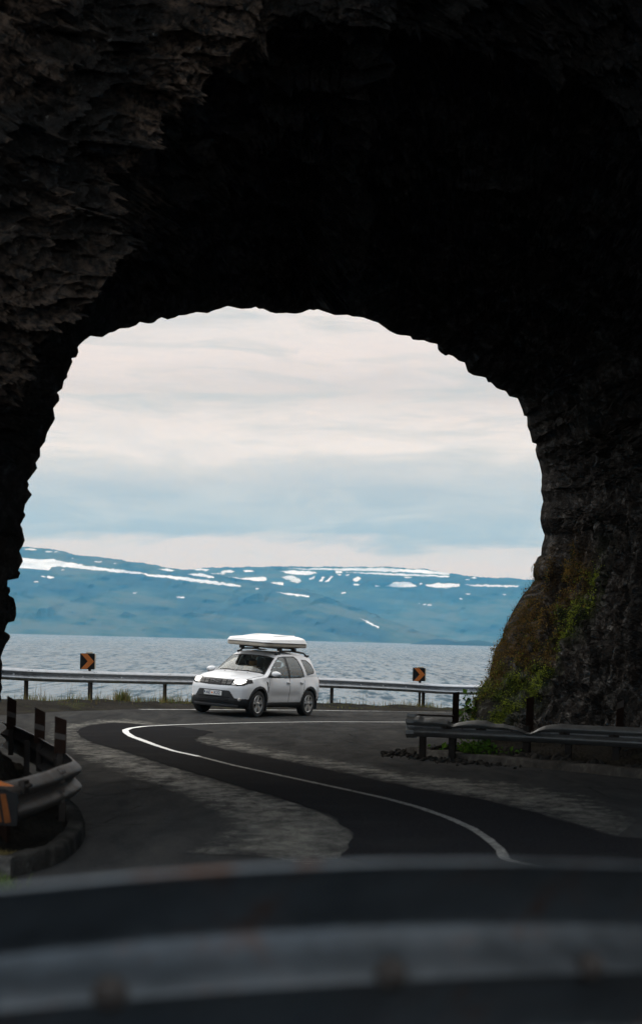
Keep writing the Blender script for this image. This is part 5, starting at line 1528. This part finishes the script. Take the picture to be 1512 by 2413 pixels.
# wheels
for ax in (AXF, AXR):
    for s_ in (1, -1):
        yo = s_ * .885
        root = MB()
        wp_ = [(.225, -.20), (.30, -.215), (.330, -.205), (.345, -.17), (.345, -.035), (.332, -.005), (.31, .006), (.245, .0), (.232, -.012), (.232, -.05)]
        root.lathe(wp_, (ax, yo, WR), (0, s_, 0), 48); wo_ = root.build('wheel', M['tyre'], car, autosmooth=35)
        b = MB()
        b.lathe([(.234, -.008), (.228, .002), (.214, -.004), (.208, -.03)], (ax, yo, WR), (0, s_, 0), 40)
        steer = 0
        for k in range(5):
            a0 = 2 * math.pi * k / 5 + .3
            for da in (-.17, .17):
                ca, sa = math.cos(a0 + da), math.sin(a0 + da); cb, sb = math.cos(a0 + da * .45), math.sin(a0 + da * .45)
                i0 = np.array([cb * .045, 0, sb * .045]); o0 = np.array([ca * .222, 0, sa * .222]); t = o0 - i0; t /= np.linalg.norm(t); sdv = np.array([-t[2], 0, t[0]])
                c0 = np.array([ax, yo, WR])
                vs = []
                for q, hw, yy in ((i0, .026, -.012), (o0, .021, -.006)):
                    for sgn2 in (-1, 1): vs += [c0 + q + sdv * hw * sgn2 + np.array([0, s_ * yy, 0]), c0 + q + sdv * hw * 1.25 * sgn2 + np.array([0, s_ * (yy - .03), 0])]
                b.add(vs, [(0, 4, 6, 2), (0, 1, 5, 4), (2, 6, 7, 3), (1, 3, 7, 5), (4, 5, 7, 6), (0, 2, 3, 1)])
        b.lathe([(0, .004), (.028, .002), (.052, -.01), (.06, -.03)], (ax, yo, WR), (0, s_, 0), 20)
        b.build('rim', M['alloy'], wo_, autosmooth=30)
        b = MB(); b.lathe([(0, -.075), (.232, -.075), (.236, -.02)], (ax, yo, WR), (0, s_, 0), 32); b.build('brake', M['rim_dark'], wo_)
        # inner arch
        b = MB(); seg = []
        for a in np.linspace(-.35, math.pi + .35, 28):
            seg.append((ax + math.cos(a) * .398, WR + math.sin(a) * .398))
        vs = [(x, s_ * .885, zz) for x, zz in seg] + [(x, s_ * .46, zz) for x, zz in seg]; n_ = len(seg)
        b.add(vs, [(i, i + 1, n_ + i + 1, n_ + i) for i in range(n_ - 1)]); b.add([(x, s_ * .47, zz) for x, zz in seg], [tuple(range(n_))])
        b.build('wheel_arch', M['car_black'], car)
# mud flaps
b = MB(); b.box((AXF - .40, .80, .27), (.02, .20, .22), bev=.004); b.build('mud_flap', M['car_black'], car)
b = MB(); b.box((AXR - .42, .80, .30), (.02, .20, .22), bev=.004); b.build('mud_flap', M['car_black'], car)
# roof rails
def roof_z(x, y): 
    i = int(np.argmin(np.abs(xs - x))); yy = half[i, S3:, 0]; return float(np.interp(abs(y), yy[::-1], half[i, S3:, 1][::-1]))
for s_ in (1, -1):
    b = MB(); pts = []; rs = []
    for x in np.linspace(.02, -1.66, 36):
        tt_ = (x - .02) / (-1.68); lift = .085 * min(1, (min(tt_, 1 - tt_) / .13)) ** .7
        pts.append((x, s_ * .575, roof_z(x, .575) + lift - .012))
    b.tube(pts, .024, 10)
    for x in (-.0, -1.60): b.box((x - .04, s_ * .575, roof_z(x, .575) + .02), (.22, .05, .05), bev=.016)
    b.build('roof_rail', M['car_black'], car, smooth=True)
# cabin
b = MB()
b.box((-.45, 0, .42), (2.5, 1.5, .1)); b.build('floor_pan', M['interior'], car)
b = MB(); b.box((.68, 0, .93), (.42, 1.40, .26), bev=.06); b.box((.50, .36, 1.03), (.16, .40, .10), bev=.04); b.build('dashboard', M['interior'], car, autosmooth=40)
def seat(x, y, w_, mat):
    b = MB(); c, s = math.cos(.30), math.sin(.30)
    Rb = np.array([[c, 0, -s], [0, 1, 0], [s, 0, c]])
    b.box((x, y, .66), (.50, w_, .16), bev=.05); hb_ = .62 if w_ < 1 else .42; b.box((x - .30, y, .64 + hb_ / 2), (.15, w_, hb_), Rb, bev=.06)
    o = b.build('seat', mat, car, autosmooth=40)
    for yy in ((y,) if w_ < 1 else (y - .42, y + .42)):
        hz_ = 1.34 if w_ < 1 else 1.13; b = MB(); b.box((x - .42, yy, hz_), (.09, .23, .15), Rb, bev=.04); b.tube([(x - .385, yy, hz_ - .12), (x - .40, yy, hz_ - .04)], .03, 8); b.build('headrest', mat, o, autosmooth=40)
seat(-.02, .37, .50, M['interior']); seat(-.02, -.37, .50, M['interior_tan']); seat(-.95, 0, 1.25, M['interior'])
b = MB(); tor = []
for a in np.linspace(0, 2 * math.pi, 25): tor.append((.40 + .05 * math.sin(a), .37 + .18 * math.cos(a), 1.02 + .17 * math.sin(a)))
b.tube(tor, .014, 8); b.tube([(.40, .37, 1.02), (.62, .37, .95)], .03, 8); b.build('steering_wheel', M['interior'], car, smooth=True)
b = MB(); b.box((.28, 0, 1.43), (.03, .22, .06), bev=.012); b.tube([(.28, 0, 1.45), (.30, 0, 1.51)], .01, 6); b.build('rear_view_mirror', M['car_black'], car)
b = MB(); b.box((-1.80, -.0, .80), (.10, 1.2, .30), bev=.04); b.build('parcel_shelf', M['interior'], car)
# aerial
b = MB(); b.tube([(-1.68, 0, 1.60), (-1.82, 0, 1.74)], .008, 6); b.build('aerial', M['car_black'], car)

# ================================================================== roof tent, carried on the car
TZ = 1.805
tent = empty('roof_tent', (0, 0, 0), CAR_M @ Matrix.Translation((-.48, .0, TZ)))
tag(tent, 'white hard-shell roof tent with beige underside carried on top of the white SUV', 'roof tent')
TL, TW = 1.09, .675
def rrect(L, W, r, n=10):
    out = []
    for cx, cy_, a0 in ((L - r, W - r, 0), (-L + r, W - r, 90), (-L + r, -W + r, 180), (L - r, -W + r, 270)):
        for a in np.linspace(a0, a0 + 90, n + 1): out.append((cx + r * math.cos(math.radians(a)), cy_ + r * math.sin(math.radians(a))))
    return np.array(out)
def lid(L, W, rings):
    rows_ = []
    for ins, zz, ndrop in rings:
        q = rrect(L - ins, W - ins * .9, max(.06, .23 - ins * .2))
        z2 = zz - ndrop * sstep(-.2, L, q[:, 0])            # wedge: lower at the front
        rows_.append(np.c_[q, z2])
    return np.array(rows_)
def rings_mesh(name, rows_, mat, parent, capz=True):
    nr_, k, _ = rows_.shape
    V = rows_.reshape(-1, 3); Fq = [(i * k + j, i * k + (j + 1) % k, (i + 1) * k + (j + 1) % k, (i + 1) * k + j) for i in range(nr_ - 1) for j in range(k)]
    Fq += [tuple(range((nr_ - 1) * k, nr_ * k)), tuple(range(k))[::-1]]
    o = mesh_obj(name, V, Fq, mat, parent, True)
    bm = bmesh.new(); bm.from_mesh(o.data); bmesh.ops.recalc_face_normals(bm, faces=bm.faces[:]); bm.to_mesh(o.data); bm.free()
    o.data.set_sharp_from_angle(angle=math.radians(25)); return o
rings_mesh('base', lid(TL, TW, [(.05, 0, 0), (.012, .012, 0), (0, .03, 0), (0, .085, 0), (.01, .09, 0)]), M['tent_base'], tent)
rings_mesh('seal', lid(TL, TW, [(.012, .090, 0), (.012, .104, 0)]), M['car_black'], tent)
sh_ = rings_mesh('shell', lid(TL, TW, [(.0, .104, 0), (-.010, .108, 0), (-.012, .128, 0), (.004, .136, 0), (.012, .150, 0), (.020, .185, .012), (.045, .225, .03), (.10, .258, .055), (.20, .286, .075), (.34, .304, .085), (.50, .312, .088)]), M['tent_white'], tent)
# raised ribs along the lid
for yy in (-.36, .36):
    b = MB(); pts = []
    for x in np.linspace(-.78, .66, 20):
        dd = .5 - max(0, (abs(yy) - .1)) * .3
        e_in = min(TL - abs(x), TW - abs(yy)); zz = np.interp(e_in, [.02, .045, .10, .20, .34, .5], [.185, .225, .258, .286, .304, .312]) - np.interp(e_in, [.02, .045, .10, .20, .34], [.012, .03, .055, .075, .085]) * float(sstep(-.2, TL, x))
        pts.append((x, yy, zz - .012))
    b.tube(pts, .026, 8); b.build('rib', M['tent_white'], sh_, smooth=True)
# the maker's small grey strip on the sloping front (too small in the photograph to read)
b = MB(); b.box((TL - .128, -.22, .152), (.008, .26, .026), np.array(Matrix.Rotation(math.radians(-40), 3, 'Y')), bev=.003)
b.build('shell_badge', simple('badge_grey', (.25, .24, .24), .6), sh_)
for x in (.34, -.42):
    b = MB(); b.box((x, 0, -.030), (.07, 1.20, .035), bev=.008); cb_ = b.build('cross_bar', M['car_black'], tent)
    for s_ in (1, -1):
        b = MB(); b.box((x, s_ * .575, -.055), (.16, .085, .085), bev=.014); b.build('clamp', M['car_black'], cb_, autosmooth=40)
for s_ in (1, -1):
    b = MB(); b.box((-.1, s_ * .40, -.005), (1.7, .05, .025), bev=.004); b.build('mounting_rail', M['car_black'], tent)
# ================================================================== grass, weeds and rubble
def blades(name, roots, mats, hmin, hmax, width, lean=.35, per=1, seed=1, kind='stuff', curl=.5, midx=None, parent=None):
    r = np.random.default_rng(seed)
    V, Fs, mi = [], [], []
    for k, p in enumerate(roots):
        for _ in range(per):
            h = r.uniform(hmin, hmax); a = r.uniform(0, 6.283); l = r.normal(0, lean); wd = width * r.uniform(.6, 1.3)
            d = np.array([math.cos(a), math.sin(a), 0]); s = np.array([-d[1], d[0], 0]) * wd
            q = np.array(p) + np.array([r.normal(0, .02), r.normal(0, .02), -.01])
            m1_ = q + np.array([0, 0, h * .55]) + d * l * h * .35; tp_ = q + np.array([0, 0, h * (1 - .3 * abs(l) * curl)]) + d * l * h
            o = len(V); V += [q - s, q + s, m1_ + s * .7, m1_ - s * .7, tp_]
            Fs += [(o, o + 1, o + 2, o + 3), (o + 3, o + 2, o + 4)]
            c = r.integers(0, len(mats)) if midx is None else midx[k]; mi += [c, c]
    o = mesh_obj(name, V, Fs, mats, parent, False, mi)
    return tag(o, kind=kind)
def gh(x, y):
    """ground height read off the finished sheet"""
    i = min(max(int(np.searchsorted(gx, x)) - 1, 0), len(gx) - 2); j = min(max(int(np.searchsorted(gy, y)) - 1, 0), len(gy) - 2)
    a = (x - gx[i]) / (gx[i + 1] - gx[i]); b = (y - gy[j]) / (gy[j + 1] - gy[j]); Z = GP[..., 2]
    return float((Z[j, i] * (1 - a) + Z[j, i + 1] * a) * (1 - b) + (Z[j + 1, i] * (1 - a) + Z[j + 1, i + 1] * a) * b)
roots = []; r = np.random.default_rng(4)
for i in range(20, 400):
    p = far_path[i]
    if not (-13 < p[0] < 12): continue
    dens = max(0, .55 + 1.0 * vnoise(np.array([[p[0] * .9, p[1] * .9, 0]]), 9)[0])
    for _ in range(int(3 + 17 * dens)):
        t = r.normal(.12, .32); x, y = p[0] + fN[i, 0] * t + r.normal(0, .06), p[1] + fN[i, 1] * t + r.normal(0, .06)
        roots.append((x, y, gh(x, y)))
blades('verge_grass', roots, [M['grass_dry'], M['grass_green'], M['grass_dry']], .06, .26, .006, .45, 2, 5)
roots = [p for p in roots if r.random() < .07]
blades('verge_stalks', roots, [M['grass_dry']], .30, .62, .0045, .18, 2, 6)
# one thick tussock under the barrier
ti = near_on(far_path, 292); er = []
for _ in range(130):
    x, y = far_path[ti, 0] + r.normal(0, .13), far_path[ti, 1] - .12 + r.normal(0, .10); er.append((x, y, gh(x, y)))
blades('tussock_grass', er, [M['grass_green'], M['grass_dry']], .14, .42, .007, .5, 2, 8)
# short creeping growth on the gravel
roots = []
for i in range(20, 400):
    p = far_path[i]
    if not (-13 < p[0] < 12): continue
    for _ in range(9):
        t = -r.uniform(.2, 1.5); x, y = p[0] + fN[i, 0] * t, p[1] + fN[i, 1] * t
        if vnoise(np.array([[x * 1.1, y * 1.1, 3]]), 12)[0] + .35 * r.random() > .38: roots.append((x, y, gh(x, y)))
blades('verge_herbs', roots, [M['grass_green'], M['grass_dry']], .02, .07, .008, .8, 2, 7)

def leaves(name, pts, nrm, mats, size, seed, spread=.05, kind='stuff'):
    r = np.random.default_rng(seed); V, Fs, mi = [], [], []
    for p, n in zip(pts, nrm):
        q = np.array(p) + r.normal(0, spread, 3); a = r.normal(0, 1, 3); a += np.array(n) * 1.0; a /= np.linalg.norm(a)
        t = np.cross(a, r.normal(0, 1, 3)); t /= np.linalg.norm(t); b = np.cross(a, t); s = size * math.exp(r.normal(0, .5))
        o = len(V); V += [q, q + t * s * .5 + b * s * .32 + a * s * .12, q + t * s, q + t * s * .5 - b * s * .32 + a * s * .12]
        Fs += [(o, o + 1, o + 2), (o, o + 2, o + 3)]; c = r.integers(0, len(mats)); mi += [c, c]
    return tag(mesh_obj(name, V, Fs, mats, None, False, mi), kind=kind)

# weeds and stones on the berm behind the dented barrier
P_, Nv = [], []
for _ in range(3200):
    u = r.normal(1128, 20) if r.random() < .6 else r.uniform(985, 1235); d = r.uniform(-.05, .75)
    q = on_road(min(u, 1500), np.interp(u, [k[0] for k in KERB_R_PX], [k[1] for k in KERB_R_PX])); x, y = q[0], q[1] + .28 + d
    dens = math.exp(-((u - 1128) / 38) ** 2) + .16
    if r.random() > dens: continue
    P_.append((x, y, gh(x, y) + abs(r.normal(0, .07)) * dens + .01)); Nv.append((0, -.2, 1))
leaves('weeds', P_, Nv, [M['leaf_green'], M['leaf_dark'], M['leaf_green']], .045, 8)

stone_proto = []
for k in range(5):
    bm = bmesh.new(); bmesh.ops.create_icosphere(bm, subdivisions=2, radius=1)
    for v in bm.verts:
        c_ = np.array(v.co); f = 1 + .28 * float(worley(c_[None] * 1.1 + k * 7, k)[2][0] - .5) + .18 * float(fbm(c_[None] * 1.4, 2, k)[0])
        v.co = Vector(np.round(c_ * f * 4) / 4 * .5 + c_ * f * .5)
    stone_proto.append(bm)
M['stone'] = simple('broken_basalt', (.030, .028, .025), .85, 0, .5, 6, .6, Specular_IOR_Level=0.0)
def rubble(name, pts, smin, smax, seed):
    r = np.random.default_rng(seed); b = MB()
    for p in pts:
        bm = stone_proto[r.integers(0, 5)].copy(); s = smin + (smax - smin) * r.random() ** 3
        R_ = np.array(Matrix.Rotation(r.uniform(0, 6.28), 3, Vector(r.normal(0, 1, 3)).normalized())) @ np.diag([s, s * r.uniform(.5, .9), s * r.uniform(.4, .8)])
        b.bm(bm, R_, np.array(p) + np.array([0, 0, s * .2]))
    o = b.build(name, M['stone']); return tag(o, kind='stuff')
pts = []
for _ in range(520):
    u = r.uniform(955, 1560); q = on_road(u, np.interp(u, [k[0] for k in KERB_R_PX], [k[1] for k in KERB_R_PX]) ); t = r.uniform(.26, 1.7)
    x, y = q[0], q[1] + t; pts.append((x, y, gh(x, y)))
rubble('rubble', pts, .015, .11, 3)
pts = []
for _ in range(430):
    u = min(1500, 900 + abs(r.normal(0, 120))) ; v = np.interp(u, [860, 958] + [k[0] for k in KERB_R_PX[1:]], [1776, 1778] + [k[1] for k in KERB_R_PX[1:]]) + abs(r.normal(0, 4)) + (1 if u > 958 else -2)
    q = on_road(u, v); pts.append((q[0], q[1], q[2] + .004))
for _ in range(60):
    u = r.uniform(935, 975); v = 1772 + r.normal(0, 3.5); q = on_road(u, v); pts.append((q[0], q[1], q[2] + .004))
rubble('gravel', pts, .008, .055, 4)
# leafy fringe and moss sprigs rooted on the rock itself
co = R.reshape(-1, 3); mo_ = moss.reshape(-1); oc = och.reshape(-1)
nrmR = -N.reshape(-1, 3)
okv = np.where((mo_ > .3) & (co[:, 2] > road_z(co[:, 0], co[:, 1])) & (co[:, 0] > 1.5))[0]
# only patches: streaky noise running down the face
okv = okv[mo_[okv] > .45]
sel = r.choice(okv, size=42000, replace=True)
o_ = oc[sel] + r.normal(0, .18, len(sel)) > .5
for nm, msk, mt, sz in (('moss', ~o_, [M['moss_leaf'], M['moss_leaf'], M['leaf_dark'], M['moss_leaf']], .024), ('dry_moss', o_, [M['ochre_leaf'], M['ochre_leaf'], M['leaf_dark'], M['ochre_leaf']], .022)):
    s2 = sel[msk]
    leaves(nm, co[s2] + nrmR[s2] * .03, nrmR[s2] * .8 + np.array([0, 0, .7]), mt, sz, 10, .045)
# wisps of grass along the edge of the rock against the sea
edge = [i for i in range(NI) if rim_px[i, 0] > 1100 and 1330 < rim_px[i, 1] < 1740]
er = []
for i in edge:
    if r.random() < .30 + .5 * (fbm(np.array([[rim_px[i, 1] * .035, 0, 0]]), 2, 15)[0] > .1):
        for _ in range(3): er.append(R[ROW_A + r.integers(-3, 3), i] + r.normal(0, .02, 3))
blades('rock_grass', er, [M['leaf_dark'], M['grass_dry'], M['leaf_dark']], .05, .30, .006, .7, 1, 17)
# leafy plants at the foot
P_, Nv = [], []
for _ in range(900):
    k = r.choice(len(edge)); i = edge[k]
    if rim_px[i, 1] < 1640: continue
    P_.append(R[ROW_A, i] + r.normal(0, .11, 3) + np.array([-.10, -.1, .05])); Nv.append((-.6, -.4, .7))
leaves('rock_weeds', P_, Nv, [M['leaf_dark'], M['leaf_green'], M['leaf_dark']], .08, 19)
# dead grass and a green tuft by the island corner
er = []
for _ in range(420):
    q = at(r.normal(18, 22), 2034 + r.normal(0, 5), 14.9 + r.normal(0, .12)); er.append((q[0], q[1], gh(q[0], q[1])))
blades('dead_grass', er, [M['grass_dry']], .02, .055, .004, .8, 1, 21)
er = []
for _ in range(420):
    q = at(r.normal(2, 22), 2092 + r.normal(0, 6), 13.6 + r.normal(0, .2)); er.append((q[0], q[1], gh(q[0], q[1])))
blades('green_grass', er, [M['grass_green'], M['leaf_green']], .05, .20, .005, .5, 1, 22)
